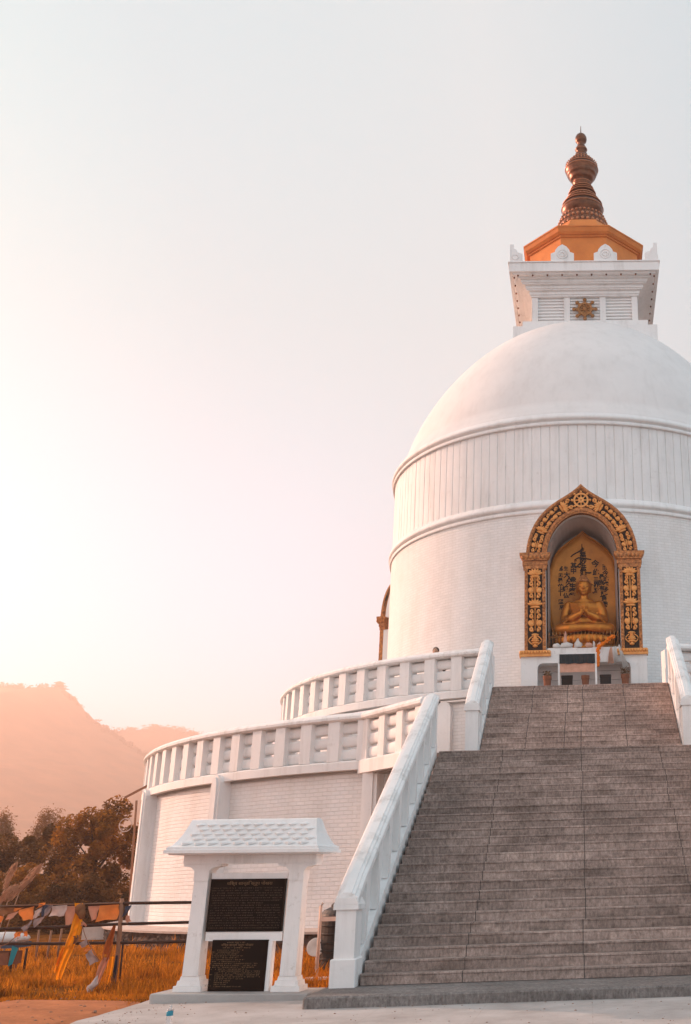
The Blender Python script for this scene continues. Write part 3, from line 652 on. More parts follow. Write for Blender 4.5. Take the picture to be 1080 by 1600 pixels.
# ------------------------------------------------------------------ shrine
def shrine_arch(name, label, full, group):
    t = thing(name, label, 'shrine', (XS, D, ZU), group=group)
    def W(u, z, h): return (u, FY-D-h, z-ZU)     # local; h outwards
    def part(mb, nm, m, par=t): return mb.build(nm, m, par)
    def orn(mb, fr, seq):
        """fr(s)->(pos u,z ; tangent angle) ; seq of (kind, s, size)"""
        for kind, s, k in seq:
            (pu, pz), an = fr(s); c, sn = cos(an), sin(an)
            def L(l, a, h=0): return W(pu+l*sn+a*c, pz-l*c+a*sn, .035+h)
            rot = Matrix.Rotation(0, 3, 'Y')
            def petal(l, a, rl, ra, tilt, hh=.035):
                # ellipsoid in the plane, its long axis turned by tilt from the path
                M3 = Matrix.Rotation(-(an+tilt), 3, 'Y'); mb.ell(L(l, a, 0), (ra, hh, rl), M3, 8, 6)
            def curl(side, a0, k):
                pts = []
                for i in range(12):
                    w = i/11*1.6*pi; r = k*(1-.065*i); pts.append(L(side*(.6*k+r*.55*(1-cos(w))), a0+r*.75*sin(w), .012))
                mb.tube(pts, k*.24, 6)
                mb.ell(pts[-1], (k*.36, .04, k*.36), None, 7, 5)
            if kind == 'stem': mb.tube([L(0, -k), L(0, k)], .018, 5)
            elif kind == 'lotus':
                for tl in (-1.25, -.8, -.4, 0, .4, .8, 1.25): petal(-sin(tl)*k*.55, cos(tl)*k*.38, k*.17, k*.46, tl, .05)
                petal(0, -k*.22, k*.62, k*.16, 0, .05)
            elif kind == 'bud':
                for sd in (-1, 1): petal(sd*k*.55, 0, k*.40, k*.5, -sd*.5); petal(sd*k*.28, k*.35, k*.12, k*.34, -sd*.25)
            elif kind == 'curl':
                for sd in (-1, 1): curl(sd, 0, k)
            elif kind == 'vase':
                for (a, r) in ((-.62, .36), (-.5, .24), (-.2, .52), (.1, .62), (.35, .50), (.55, .28), (.75, .26), (.92, .52)): mb.ell(L(0, a*k, 0), (r*k, .06, k*.17), None, 10, 6)
                for sd in (-1, 1): mb.tube([L(sd*k*(.3+.55*sin(pi*i/8)), k*(.75-1.2*i/8), .01) for i in range(9)], k*.085, 5)
    base, capt = zz(1060), zz(570)
    for sd in (-1, 1):
        uc = sd*1.36; hw = .30
        mb = MB(); mb.box(W(uc-hw, base, -.55), W(uc+hw, capt, 0)) if False else None
        def bx(mb, u0, u1, z0, z1, h0, h1): mb.box((u0, FY-D-h1, z0-ZU), (u1, FY-D-h0, z1-ZU)); return mb
        pil = part(bx(MB(), uc-hw, uc+hw, base, capt, -.10, .0), 'pillar', M['panel_black'])
        mb = bx(MB(), uc-hw-.01, uc+hw+.01, base, capt, -.78, -.102); part(mb, 'pier', M['white'], pil)
        mb = MB()
        for s2 in (-1, 1):
            bx(mb, uc+s2*(hw-.045)-.045, uc+s2*(hw-.045)+.046, base, capt, -.12, .045)
            for q in range(24): z = base+(capt-base)*(q+.5)/24; mb.ell(W(uc+s2*(hw-.045), z, .045), (.034, .02, .036), None, 6, 4)
        part(mb, 'rim', M['gold_dark'], pil)
        mb = MB(); Lh = capt-base
        orn(mb, lambda s: ((uc, base+s*Lh), pi/2), [('vase', .105, .21), ('stem', .6, Lh*.36), ('curl', .245, .115), ('bud', .325, .205), ('curl', .405, .115), ('curl', .465, .10), ('lotus', .545, .235), ('curl', .655, .115), ('bud', .73, .205), ('curl', .805, .115), ('curl', .86, .10), ('lotus', .925, .235)])
        part(mb, 'carving', M['gold'], pil)
        mb = MB(); bx(mb, uc-.44, uc+.44, zz(1100), zz(1082), -.16, .13); bx(mb, uc-.40, uc+.40, zz(1082)+.002, zz(1062), -.16, .09)
        for q in range(11): mb.ell(W(uc-.40+.08*q, zz(1076), .12), (.045, .05, .06), None, 6, 5)
        part(mb, 'base', M['gold'], pil)
        mb = MB(); bx(mb, uc-.335, uc+.335, capt+.002, zz(548), -.16, .05); bx(mb, uc-.36, uc+.36, zz(548)+.002, zz(524), -.16, .07)
        P = [(-.33, zz(523)), (.33, zz(523)), (.39, zz(508)), (.44, zz(490)), (.44, zz(477)), (-.44, zz(477)), (-.44, zz(490)), (-.39, zz(508))]
        mb.prism([(uc+a, b) for a, b in P], lambda a, b, h: W(a, b, h), -.16, .13)
        for q in range(7): mb.ell(W(uc-.345+.115*q, zz(504), .125), (.058, .05, .075), None, 7, 5)
        part(mb, 'capital', M['gold_dark'], pil)
    mb = MB(); mb.strip(OUT, INN, W, -.10, .0); arch = part(mb, 'arch', M['panel_black'])
    mb = MB(); mb.strip(lerp2(OUT, INN, .01), lerp2(OUT, INN, .98), W, -.78, -.102); part(mb, 'pier', M['white'], arch)
    mb = MB(); mb.strip(OUT, lerp2(OUT, INN, .13), W, -.12, .07); mb.strip(lerp2(OUT, INN, .14), lerp2(OUT, INN, .17), W, -.1, .03)
    mb.strip(lerp2(OUT, INN, .80), INN, W, -.12, .06); mb.strip(lerp2(OUT, INN, .75), lerp2(OUT, INN, .79), W, -.1, .035)
    for i in range(0, len(OUT)-1):
        for f in (0, .33, .67):
            for tt, r in ((.065, .032), (.9, .034)):
                a = lerp2(OUT, INN, tt); p = a[i]; q = a[i+1]; mb.ell(W(p[0]+(q[0]-p[0])*f, p[1]+(q[1]-p[1])*f, .065), (r, .02, r), None, 6, 4)
    part(mb, 'rim', M['gold_dark'], arch)
    mid = lerp2(OUT, INN, .46)
    def along(left):
        P = mid[:14] if left else mid[::-1][:14]
        acc = [0]
        for a, b in zip(P, P[1:]): acc.append(acc[-1]+hypot(b[0]-a[0], b[1]-a[1]))
        def fr(s):
            d = s*acc[-1]
            for i in range(len(P)-1):
                if acc[i+1] >= d: f = (d-acc[i])/(acc[i+1]-acc[i]); a, b = P[i], P[i+1]; return ((a[0]+(b[0]-a[0])*f, a[1]+(b[1]-a[1])*f), atan2(b[1]-a[1], b[0]-a[0]))
            a, b = P[-2], P[-1]; return (b, atan2(b[1]-a[1], b[0]-a[0]))
        return fr
    for left in (1, 0):
        mb = MB(); orn(mb, along(left), [('stem', .1, .15), ('curl', .035, .095), ('bud', .105, .165), ('curl', .175, .11), ('curl', .225, .10), ('lotus', .305, .205), ('curl', .385, .10), ('bud', .45, .16), ('curl', .515, .10), ('bud', .575, .155), ('curl', .64, .10), ('lotus', .725, .225), ('curl', .815, .12)])
        part(mb, 'carving', M['gold'], arch)
    mb = MB(); wheel_mb(mb, lambda a, b, h: W(a, zz(163)+b, h+.03), .27, 8, True); part(mb, 'wheel', M['gold'], arch)
    if full:
        # alcove: vault, side walls and back wall
        inn = [(INN[0][0], 7.2)]+INN+[(INN[-1][0], 7.2)]
        mb = MB(); n = len(inn); bk = [(u*.93, (z-.10) if z > 8 else z) for u, z in inn]
        vs = [W(u*.995, z-.004, -.3) for u, z in inn]+[W(u, z, -1.7) for u, z in bk]
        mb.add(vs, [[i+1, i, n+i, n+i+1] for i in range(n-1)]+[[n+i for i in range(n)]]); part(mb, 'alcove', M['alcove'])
        mb = MB(); bx(mb, -1.1, 1.1, 7.0, 7.3, -1.75, -.02); part(mb, 'alcove_floor', M['white'])
        # pedestal with a low recess
        ped = MB(); T = 7.118
        def rr(sd): return [(sd*1.76, 5.99), (sd*1.30, 5.99), (sd*1.30, 6.74), (sd*1.285, 6.82), (sd*1.24, 6.88), (sd*1.16, 6.905), (0, 6.905), (0, T), (sd*1.76, T)]
        ped.prism(rr(-1), W, -.6, .04); ped.prism(rr(1)[::-1], W, -.6, .04); part(ped, 'pedestal', M['white'])
        mb = MB()
        for q in range(4): bx(mb, -1.4, 1.4, 5.99+.25*q+.004, 5.99+.25*q+.245, -.95, -.42+.004*q)
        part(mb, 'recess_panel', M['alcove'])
        mb = MB(); bx(mb, -1.02, 1.02, T+.002, 7.33, -.3, .02); part(mb, 'ledge', M['white_dirty'])
        mb = MB(); bx(mb, -1.9, 1.9, 5.582, 5.985, -.6, 1.05); part(mb, 'dais', M['concrete'])
    return t
shrine_arch('shrine', 'arched shrine with black and gold carved frame facing the stairs', True, 'carved gold shrine arches on the drum')
sh2 = shrine_arch('shrine', 'gold framed shrine seen edge-on at the left side of the white drum', False, 'carved gold shrine arches on the drum')
sh2.location = (X0+.20, D-.05, ZU); sh2.rotation_euler.z = -radians(105)

# ---- body helper: capsules and ellipsoids fused by a voxel remesh into one skin
def fuse(name, mb, m, parent, voxel, smooth=4, loc=None):
    o = mb.build(name+'_raw', m)
    r = o.modifiers.new('r', 'REMESH'); r.mode = 'VOXEL'; r.voxel_size = voxel; r.use_smooth_shade = True
    s = o.modifiers.new('s', 'SMOOTH'); s.iterations = smooth; s.factor = .5
    dg = bpy.context.evaluated_depsgraph_get(); me = bpy.data.meshes.new_from_object(o.evaluated_get(dg))
    bpy.data.objects.remove(o); me.name = name
    for p in me.polygons: p.use_smooth = True
    if not me.materials: me.materials.append(m)
    q = bpy.data.objects.new(name, me); COL.objects.link(q)
    if parent: q.parent = parent
    if loc: q.location = loc
    return q
def cap(mb, pts, rs, n=14):
    for (p, r) in ((pts[0], rs[0]), (pts[-1], rs[-1])): mb.ell(p, (r, r, r), None, n, 8)
    mb.tube(pts, rs, n)
    for p, r in zip(pts[1:-1], rs[1:-1]): mb.ell(p, (r, r, r), None, n, 8)

# ------------------------------------------------------------------ Buddha
bd = thing('buddha_statue', 'seated golden Buddha statue on a lotus throne inside the arched shrine', 'statue', (XS+.03, 29.05, 7.3))
Z = lambda v: 12.8107-.00540326*v+2.837e-7*v*v-7.3
mb = MB()
mb.ell((0, .02, Z(860)), (.43, .25, .42)); mb.ell((0, .0, Z(812)), (.48, .25, .25)); mb.ell((0, .02, Z(778)), (.36, .20, .15))
for s in (-1, 1):
    cap(mb, [(s*.50, -.02, Z(850)), (s*.50, -.12, Z(905)), (s*.40, -.22, Z(935))], [.14, .15, .12]); cap(mb, [(s*.40, -.24, Z(890)), (s*.30, -.26, Z(925))], [.09, .10])
mb.ell((0, -.06, Z(905)), (.42, .30, .26))
cap(mb, [(0, .02, Z(800)), (0, .0, Z(740))], [.16, .135])
for s in (-1, 1):
    cap(mb, [(s*.44, .02, Z(795)), (s*.53, -.02, Z(840)), (s*.57, -.10, Z(893))], [.16, .155, .14])
    cap(mb, [(s*.57, -.10, Z(893)), (s*.36, -.30, Z(885)), (s*.13, -.40, Z(862))], [.145, .12, .085])
    # folded legs
    cap(mb, [(s*.25, -.02, Z(945)), (s*.62, -.22, Z(948)), (s*.72, -.34, Z(950))], [.24, .20, .16])
    cap(mb, [(s*.72, -.34, Z(952)), (s*.40, -.55, Z(955)), (-s*.05, -.55, Z(950))], [.16, .14, .10])
mb.ell((0, -.35, Z(945)), (.6, .3, .15))
body = fuse('body', mb, M['gold_body'], bd, .028, 3)
# robe folds: shallow ridges on one robe mesh
mb = MB()
for k in range(9):
    t = k/8
    pts = []
    for i in range(14):
        q = i/13; x = -.44+.62*q+.1*t; z = Z(790+70*t-18*sin(pi*q)+60*q*(1-.3*t)); y = -.245-.03*sin(pi*q)+.1*abs(x)**1.5-.06*t
        pts.append((x, y, z))
    mb.tube(pts, .020, 6)
for s in (-1, 1):
    for k in range(5):
        mb.tube([(s*(.52+.03*k-.03*i*.3), -.14-.035*i-.012*k, Z(880+6*k+3*i-14*sin(pi*i/6))) for i in range(7)], .018, 6)
    for k in range(5):
        mb.tube([(s*(.10+.105*i), -.62+.045*i+.01*k, Z(962-5*k-26*sin(pi*i/8)*(.6+.15*k)+2*i)) for i in range(7)], .020, 6)
mb.build('robe_folds', M['gold_body'], bd)
# hands with fingers, teaching gesture
for s in (-1, 1):
    mb = MB(); c = Vector((s*.075, -.44, Z(850)))
    mb.ell(c, (.055, .04, .085))
    for k, (dx, ln) in enumerate(((-.05, .13), (-.018, .16), (.016, .15), (.048, .115))):
        a = c+Vector((dx*1.0, -.01, .06)); b = a+Vector((-s*.02+dx*.2, -.03, ln*.55)); e = b+Vector((-s*.035, .01, ln*.42)); cap(mb, [a, b, e], [.021, .019, .014], 8)
    a = c+Vector((-s*.05, -.02, -.01)); cap(mb, [a, a+Vector((-s*.035, -.03, .05)), a+Vector((-s*.03, -.03, .10))], [.024, .02, .015], 8)
    cap(mb, [c+Vector((s*.05, .02, -.08)), c], [.06, .05], 10)
    fuse('hand', mb, M['gold_body'], bd, .012, 1)
# head
mb = MB(); hz = Z(690)
mb.ell((0, -.02, hz+.03), (.228, .225, .25), None, 20, 14); mb.ell((0, -.075, hz-.10), (.155, .155, .155), None, 18, 12); mb.ell((0, -.17, hz-.195), (.06, .05, .045))
mb.ell((0, .02, hz+.28), (.105, .11, .11))
mb.tube([(0, -.215, hz+.06), (0, -.245, hz-.02), (0, -.262, hz-.055)], [.016, .022, .030], 8); mb.ell((0, -.245, hz-.06), (.045, .03, .022))
mb.ell((0, -.222, hz-.118), (.058, .022, .014)); mb.ell((0, -.214, hz-.142), (.046, .024, .014))
for s in (-1, 1):
    mb.tube([(s*.03, -.225, hz+.062), (s*.09, -.222, hz+.085), (s*.15, -.178, hz+.065)], .012, 6)
    mb.ell((s*.085, -.198, hz+.025), (.05, .022, .026))
    mb.ell((s*.205, 0, hz-.04), (.022, .045, .13)); mb.ell((s*.09, -.175, hz-.06), (.06, .045, .06))
fuse('head', mb, M['gold_body'], bd, .011, 1)
mb = MB()
for s in (-1, 1): mb.tube([(s*.04, -.219, hz+.008), (s*.085, -.226, hz-.002), (s*.135, -.196, hz+.010)], .006, 5)
mb.build('eye', M['ink'], bd)
mb = MB(); rg = random.Random(2)
for j in range(9):
    zr = hz+.11+.032*j; rr_ = .236*sqrt(max(0, 1-((zr-hz-.03)/.265)**2))+.004
    nn = int(2*pi*rr_/.036) or 1
    for i in range(nn):
        a = 2*pi*i/nn+j*.3; y = -.02+rr_*sin(a)*1.04
        if y < -.10 and zr < hz+.16: continue
        mb.ell((rr_*cos(a), y, zr), (.02, .02, .02), None, 6, 4)
for j in range(5):
    zr = hz+.27+.03*j; rr_ = .11*sqrt(max(0, 1-((zr-hz-.27)/.125)**2))+.004; nn = max(1, int(2*pi*rr_/.036))
    for i in range(nn): a = 2*pi*i/nn; mb.ell((rr_*cos(a), .02+rr_*sin(a), zr), (.02, .02, .02), None, 6, 4)
mb.build('hair_curls', M['gold_dark'], bd)
mb = MB(); mb.lathe([(.0, 0), (.84, .0), (.84, .05), (.74, .09), (.70, .13), (.74, .17), (.83, .23), (.86, .32), (.80, .40), (.6, .43), (0, .43)], (0, -.08, .02), 48)
mb.v = [(x, (y+.08)*.70-.10, z) for x, y, z in mb.v]
for i in range(26):
    a = 2*pi*i/26; mb.ell((.82*cos(a), -.10+.575*sin(a), .29), (.085, .06, .13), Matrix.Rotation(a+pi/2, 3, 'Z'), 8, 6)
mb.build('throne', M['gold_body'], bd)
# leaf shaped aureole with brush calligraphy
hl = thing('aureole', 'leaf-shaped gilded board with black brush calligraphy behind the Buddha', 'aureole', (XS+.02, 29.6, 7.3))
k_ = 1.03
prof = [(372, 1095), (358, 1055), (345, 1010), (325, 940), (310, 860), (303, 780), (300, 700), (303, 630), (314, 565), (335, 505), (368, 460), (410, 424), (450, 397), (482, 375), (502, 358), (512, 347)]
LA = [((x-512)*.00503, 13.0465-.00551429*v+2.89e-7*v*v-7.3) for x, v in prof]; P = LA+[(-u, z) for u, z in LA[-2::-1]]
mb = MB(); nP = len(P)
# gently dished board
ring = []
for s in (1.0, .9, .6, .3):
    for u, z in P: ring.append((u*s, -.02-.07*(1-s)*0+.05*(1-s), 1.55+(z-1.55)*s))
vs = ring+[(0, .06, 1.55)]
fs = []
for r in range(3):
    for i in range(nP): j = (i+1) % nP; fs.append([r*nP+i, r*nP+j, (r+1)*nP+j, (r+1)*nP+i])
for i in range(nP): fs.append([3*nP+i, 3*nP+(i+1) % nP, 4*nP])
mb.add(vs, fs, smooth=True); o = len(mb.v)
mb.add([(u, .08, z) for u, z in P], [list(range(nP))]); mb.f += [[i, (i+1) % nP, o+(i+1) % nP, o+i][::-1] for i in range(nP)]
mb.build('board', M['gold_board'], hl)
mb = MB(); mb.tube([(u*.995, -.03, 1.55+(z-1.55)*.995) for u, z in P], .022, 6); mb.build('rim', M['gold_body'], hl)
def glyph(txt, size, x, z, par, y=-.045, sx=1.0, sz=1.0, m='ink', bold=.02, align='CENTER', nm='calligraphy', font_sp=1):
    cu = bpy.data.curves.new('t', 'FONT'); cu.body = txt; cu.size = size; cu.align_x = align; cu.align_y = 'CENTER'; cu.extrude = .004; cu.offset = bold*size; cu.resolution_u = 2
    ob = bpy.data.objects.new('t', cu); COL.objects.link(ob)
    dg = bpy.context.evaluated_depsgraph_get(); dg.update(); me = bpy.data.meshes.new_from_object(ob.evaluated_get(dg)); bpy.data.objects.remove(ob)
    r = [(v.co.x*sx+x, y-v.co.z, v.co.y*sz+z) for v in me.vertices]; f = [list(p.vertices) for p in me.polygons]; bpy.data.meshes.remove(me)
    return r, f
def hv(v): return 13.0465-.00551429*v+2.89e-7*v*v-7.3
def hu(x): return (x-512)*.00503
mb = MB()
def put(ch, x, v, size, sx=1, sz=1):
    r, f = glyph(ch, size, hu(x), hv(v), hl, -.005, sx, sz, bold=.035)
    # follow the dished surface
    r2 = []
    for X, Y, Zc in r:
        r2.append((X, Y, Zc))
    mb.add(r2, f)
def stroke(pts, w=.016):
    mb.tube([(hu(x), -.012, hv(v)) for x, v in pts], [w*(.55+.9*sin(pi*(i+.6)/(len(pts)+.4))) for i in range(len(pts))], 6)
for ch, v, s, sx in (('南', 447, .20, .9), ('無', 490, .22, .9), ('妙', 532, .22, .95), ('法', 570, .22, .95), ('蓮', 600, .20, 1)): put(ch, 513, v, s, sx)
stroke([(500, 468), (470, 480), (450, 492), (440, 502)]); stroke([(520, 462), (495, 466), (468, 482)], .014); stroke([(462, 520), (485, 508), (530, 514), (562, 520)]); stroke([(470, 515), (462, 527), (475, 525)]); stroke([(470, 565), (492, 545), (500, 538)]); stroke([(530, 598), (550, 600), (562, 598)], .018); stroke([(465, 560), (480, 560), (495, 566)]); stroke([(508, 425), (507, 470), (508, 610)], .012)
for ch, x, v, s in (('今', 586, 548, .24), ('此', 588, 598, .20), ('三', 588, 640, .15), ('界', 590, 672, .19), ('皆', 588, 708, .15),
                    ('而', 645, 570, .19), ('今', 645, 605, .18), ('此', 647, 638, .17), ('處', 646, 672, .18), ('多', 648, 702, .15),
                    ('是', 622, 625, .16), ('我', 618, 660, .17), ('有', 622, 695, .16), ('諸', 632, 728, .18), ('患', 634, 760, .17), ('難', 640, 790, .15),
                    ('其', 456, 555, .19), ('中', 455, 588, .19), ('衆', 452, 640, .18), ('生', 448, 680, .2), ('悉', 445, 718, .22),
                    ('生', 410, 572, .14), ('大', 415, 612, .2), ('人', 428, 634, .18), ('久', 425, 660, .18), ('護', 405, 695, .18), ('仏', 408, 735, .17),
                    ('喜', 377, 572, .16), ('无', 378, 612, .14), ('是', 376, 642, .15), ('救', 377, 680, .17), ('千', 376, 712, .15), ('堅', 378, 772, .16), ('尼', 382, 806, .15)): put(ch, x, v, s)
stroke([(586, 690), (586, 720)], .01); stroke([(376, 670), (376, 735)], .01); stroke([(610, 745), (635, 738), (655, 730)], .012); stroke([(628, 800), (650, 803)], .014); stroke([(565, 715), (572, 722), (580, 712)], .012); stroke([(560, 672), (568, 670)], .012)
mb.build('calligraphy', M['ink'], hl)

# iron railing in the alcove
rl = thing('iron_railing', 'small spiked gilded railing across the foot of the shrine alcove', 'railing', (XS, 28.52, 7.332))
mb = MB(); mb.tube([(-1.0, 0, .06), (1.0, 0, .06)], .012, 6); mb.tube([(-1.0, 0, .34), (1.0, 0, .34)], .012, 6); mb.build('rail', M['gold_iron'], rl)
for i in range(20):
    x = -.97+i*1.94/19; mb = MB(); mb.tube([(x, 0, 0), (x, 0, .40), (x, 0, .42), (x, 0, .44), (x, 0, .50)], [.009, .009, .02, .018, .002], 6)
    if i in (0, 2, 17, 19): mb.tube([(x-.06, 0, .06), (x-.02, 0, .2), (x+.05, 0, .32)], .008, 5)
    mb.build('spike', M['gold_iron'], rl)
# table in front
tb = thing('altar_table', 'white framed altar table with dark cloth across its front', 'table', (-.21, 26.5, 5.55))
for x in (-.49, .47):
    for y in (-.22, .22): mb = MB(); mb.box((x-.022, y-.022, 0), (x+.022, y+.022, 1.165)); mb.build('leg', M['white_dirty'], tb)
mb = MB(); mb.box((-.52, -.25, 1.166), (.50, .25, 1.20)); mb.build('table_top', M['white_dirty'], tb)
mb = MB(); n = 24
for z in (1.165, .915):
    for i in range(n+1): mb.v.append((-.47+.92*i/n, -.262-.012*sin(i*1.9)*(1 if z < 1 else .3), z+.008*sin(i*.8)*(z < 1)))
mb.f = [[i, i+1, n+2+i, n+1+i] for i in range(n)]; mb.build('front_cloth', M['cloth_teal'], tb)
mb = MB(); mb.box((-.46, -.235, .70), (.44, -.225, .93)); mb.build('apron', M['cloth_pink'], tb)
mb = MB(); mb.box((-.47, -.2, .30), (.45, .2, .33)); mb.build('shelf', M['white_dirty'], tb)
# cloth hung or heaped about the shrine
def hang(name, label, cat, pts, w0, w1, m, loc, group=None, folds=5):
    mb = MB(); n = 10
    for i, p in enumerate(pts):
        t = i/(len(pts)-1); w = w0+(w1-w0)*t
        for j in range(n+1): q = j/n-.5; mb.v.append((p[0]+q*w, p[1]+.025*sin(q*folds*2*pi+i*.4)*(.4+t), p[2]+.01*sin(q*9+i)))
    mb.f = [[i*(n+1)+j, i*(n+1)+j+1, (i+1)*(n+1)+j+1, (i+1)*(n+1)+j] for i in range(len(pts)-1) for j in range(n)]
    mb.sm = set(range(len(mb.f)))
    o = mb.build(name, m, loc=loc); return tag(o, label, cat, group)
SG = 'ceremonial scarves hung at the shrine'
hang('scarf', 'pink scarf hanging beside the marigold garland below the shrine', 'scarf', [(0, 0, 0), (-.02, -.02, -.12), (-.03, -.02, -.30), (-.02, 0, -.46)], .05, .17, M['cloth_pink'], (.72, 28.27, 7.30), SG)
hang('scarf', 'narrow white scarf hanging between the pink scarf and the long white scarf', 'scarf', [(0, 0, 0), (.01, -.02, -.15), (.02, -.02, -.30), (.02, 0, -.43)], .07, .12, M['cloth_white'], (.83, 28.27, 7.31), SG)
hang('scarf', 'long white scarf hanging in a slant to the right-hand flower pot', 'scarf', [(0, 0, 0), (.03, -.03, -.16), (.09, -.05, -.36), (.14, -.05, -.52), (.17, -.03, -.66)], .05, .17, M['cloth_white'], (.94, 28.27, 7.36), SG)
OG = 'offerings along the shrine ledge'
def heap(name, label, cat, c, r, m, seed, spike=0):
    rg = random.Random(seed); mb = MB(); mb.ell((0, 0, r[2]*.5), r, None, 14, 8)
    vs = []
    for x, y, z in mb.v:
        p = Vector((x, y, z)); f = 1+.28*noise.noise(p*14+Vector((seed, 0, 0)))
        z2 = max(0, z*f); k = 1-spike*min(1, z2/(r[2]*1.6)); vs.append((x*f*k, y*f*k, z2*(1+spike*.5)))
    mb.v = vs; return tag(mb.build(name, m, loc=c), label, cat, OG)
heap('folded_cloth', 'draped white cloth at the left end of the shrine ledge', 'cloth', (-.80, 28.41, 7.333), (.13, .07, .09), M['cloth_white'], 1)
heap('folded_cloth', 'wide white cloth bundle left of centre on the shrine ledge', 'cloth', (-.54, 28.40, 7.333), (.19, .07, .10), M['cloth_white'], 5)
heap('offering_cone', 'white cone-shaped offering in the middle of the shrine ledge', 'offering', (-.20, 28.40, 7.333), (.14, .07, .16), M['cloth_white'], 9, .7)
heap('offering_cone', 'tall pale pink offering cone by the left end of the railing', 'offering', (-.56, 28.46, 7.42), (.07, .05, .22), M['cloth_pink'], 12, .6)
heap('flower_offering', 'heap of pale orange flowers right of the white cone', 'flowers', (.08, 28.40, 7.333), (.13, .06, .09), M['cloth_pink'], 15, .4)
heap('candle', 'short white candle beside the pale orange flowers', 'candle', (.24, 28.40, 7.333), (.04, .04, .14), M['cloth_white'], 17, .3)
heap('flower_offering', 'small pink flower heap between the candle and the garland', 'flowers', (.40, 28.40, 7.333), (.10, .06, .08), M['cloth_pink'], 19, .4)
mb = MB(); rg = random.Random(4)
path = [(.78, 0, 7.62), (.66, -.02, 7.53), (.52, -.04, 7.42), (.40, -.06, 7.33), (.345, -.07, 7.25), (.34, -.07, 7.05), (.345, -.07, 6.90), (.34, -.07, 6.76)]
for a, b in zip(path, path[1:]):
    for i in range(5):
        t = i/5; p = [a[k]+(b[k]-a[k])*t for k in range(3)]
        for q in range(6): mb.ell([p[0]+rg.gauss(0, .018), 28.30+p[1]+rg.gauss(0, .018), p[2]+rg.gauss(0, .018)], (.03, .03, .03), None, 6, 4)
tag(mb.build('marigold_garland', M['marigold']), 'bright orange marigold garland hanging over the shrine ledge', 'garland')
PG = 'potted plants under the shrine'
def pot(label, x, z, w, h, plant, seed):
    t = thing('flower_pot', label, 'flower pot', (x, 27.9, z), group=PG); rg = random.Random(seed)
    mb = MB(); mb.lathe([(0, 0), (w*.34, 0), (w*.46, h*.8), (w*.52, h*.8), (w*.52, h), (w*.46, h), (w*.42, h*.86), (0, h*.86)], (0, 0, 0), 24, smooth=False); mb.build('pot', M['terracotta'], t)
    if plant:
        mb = MB()
        for i in range(70): a = rg.random()*2*pi; r = w*.55*sqrt(rg.random()); leafquad(mb, (r*cos(a), r*sin(a), h*.9+rg.random()*plant), .09, rg)
        mb.build('plant', M['plant'], t)
pot('terracotta pot with low plant left of the altar table', -1.06, 5.986, .23, .47, .17, 1)
pot('bare terracotta pot standing under the altar table', -.02, 5.986, .22, .46, 0, 2)
pot('brown pot with bushy plant below the long white scarf', 1.07, 5.986, .23, .47, .24, 3)
BG = 'dark boxes under the shrine'
for lb, x in (('dark box with a dull lid left under the altar table', -.52), ('plain black box right of the altar table leg', .53)):
    t = thing('storage_box', lb, 'box', (x, 27.95, 5.986), group=BG)
    mb = MB(); mb.box((-.15, -.12, 0), (.15, .12, .42)); mb.build('body', M['plastic_black'], t); mb = MB(); mb.box((-.16, -.13, .421), (.16, .13, .47), bev=.01); mb.build('lid', M['plastic_black'], t)
heapo = heap('cloth_bag', 'dark crumpled bag lying at the left foot of the altar table', 'bag', (-.62, 25.0, 5.55), (.14, .1, .10), M['cloth_dark'], 31); del heapo['group']

# person behind the upper balustrade
pn = thing('person', 'dark-haired person in dark clothes standing behind the upper balustrade', 'person', (-4.0, 27.15, ZU), 0)
mb = MB()
for s in (-1, 1):
    cap(mb, [(s*.09, 0, .80), (s*.10, -.01, .46), (s*.10, .02, .09)], [.085, .058, .042]); mb.ell((s*.105, -.06, .045), (.045, .12, .045))
    cap(mb, [(s*.185, 0, 1.26), (s*.235, .0, 1.0), (s*.215, -.10, .78)], [.05, .042, .032])
    h0 = Vector((s*.21, -.115, .74)); mb.ell(h0, (.022, .03, .045))
    for k in range(4): cap(mb, [h0+Vector((0, -.025+.016*k, -.03)), h0+Vector((-s*.006, -.035+.016*k, -.075+.006*abs(k-1.5)))], [.010, .008], 6)
    cap(mb, [h0+Vector((-s*.015, -.03, .0)), h0+Vector((-s*.02, -.05, -.035))], [.010, .008], 6)
mb.ell((0, 0, .90), (.16, .105, .16)); mb.ell((0, 0, 1.10), (.155, .10, .2)); mb.ell((0, 0, 1.24), (.185, .10, .11)); cap(mb, [(0, 0, 1.28), (0, -.01, 1.40)], [.06, .052])
mb.ell((0, -.01, 1.475), (.078, .095, .11)); mb.ell((0, -.108, 1.465), (.014, .02, .02)); mb.ell((0, -.09, 1.425), (.025, .012, .008))
for s in (-1, 1): mb.ell((s*.08, 0, 1.47), (.01, .02, .03)); mb.ell((s*.03, -.095, 1.49), (.013, .008, .007))
fuse('body', mb, M['skin'], pn, .012, 2)
mb = MB(); mb.ell((0, .015, 1.505), (.092, .10, .095), None, 14, 10); mb.ell((0, .06, 1.40), (.085, .055, .13)); fuse('hair', mb, M['hair'], pn, .014, 2)
mb = MB(); mb.ell((0, 0, .90), (.18, .12, .18)); mb.ell((0, 0, 1.09), (.175, .118, .22)); mb.ell((0, 0, 1.22), (.205, .115, .115))
for s in (-1, 1): cap(mb, [(s*.185, 0, 1.25), (s*.238, 0, 1.0), (s*.222, -.07, .86)], [.066, .056, .048])
fuse('jacket', mb, M['cloth_dark'], pn, .016, 2)
mb = MB()
for s in (-1, 1): cap(mb, [(s*.09, 0, .82), (s*.10, -.01, .46), (s*.10, .02, .13)], [.105, .075, .06])
fuse('trousers', mb, M['cloth_dark'], pn, .016, 2)

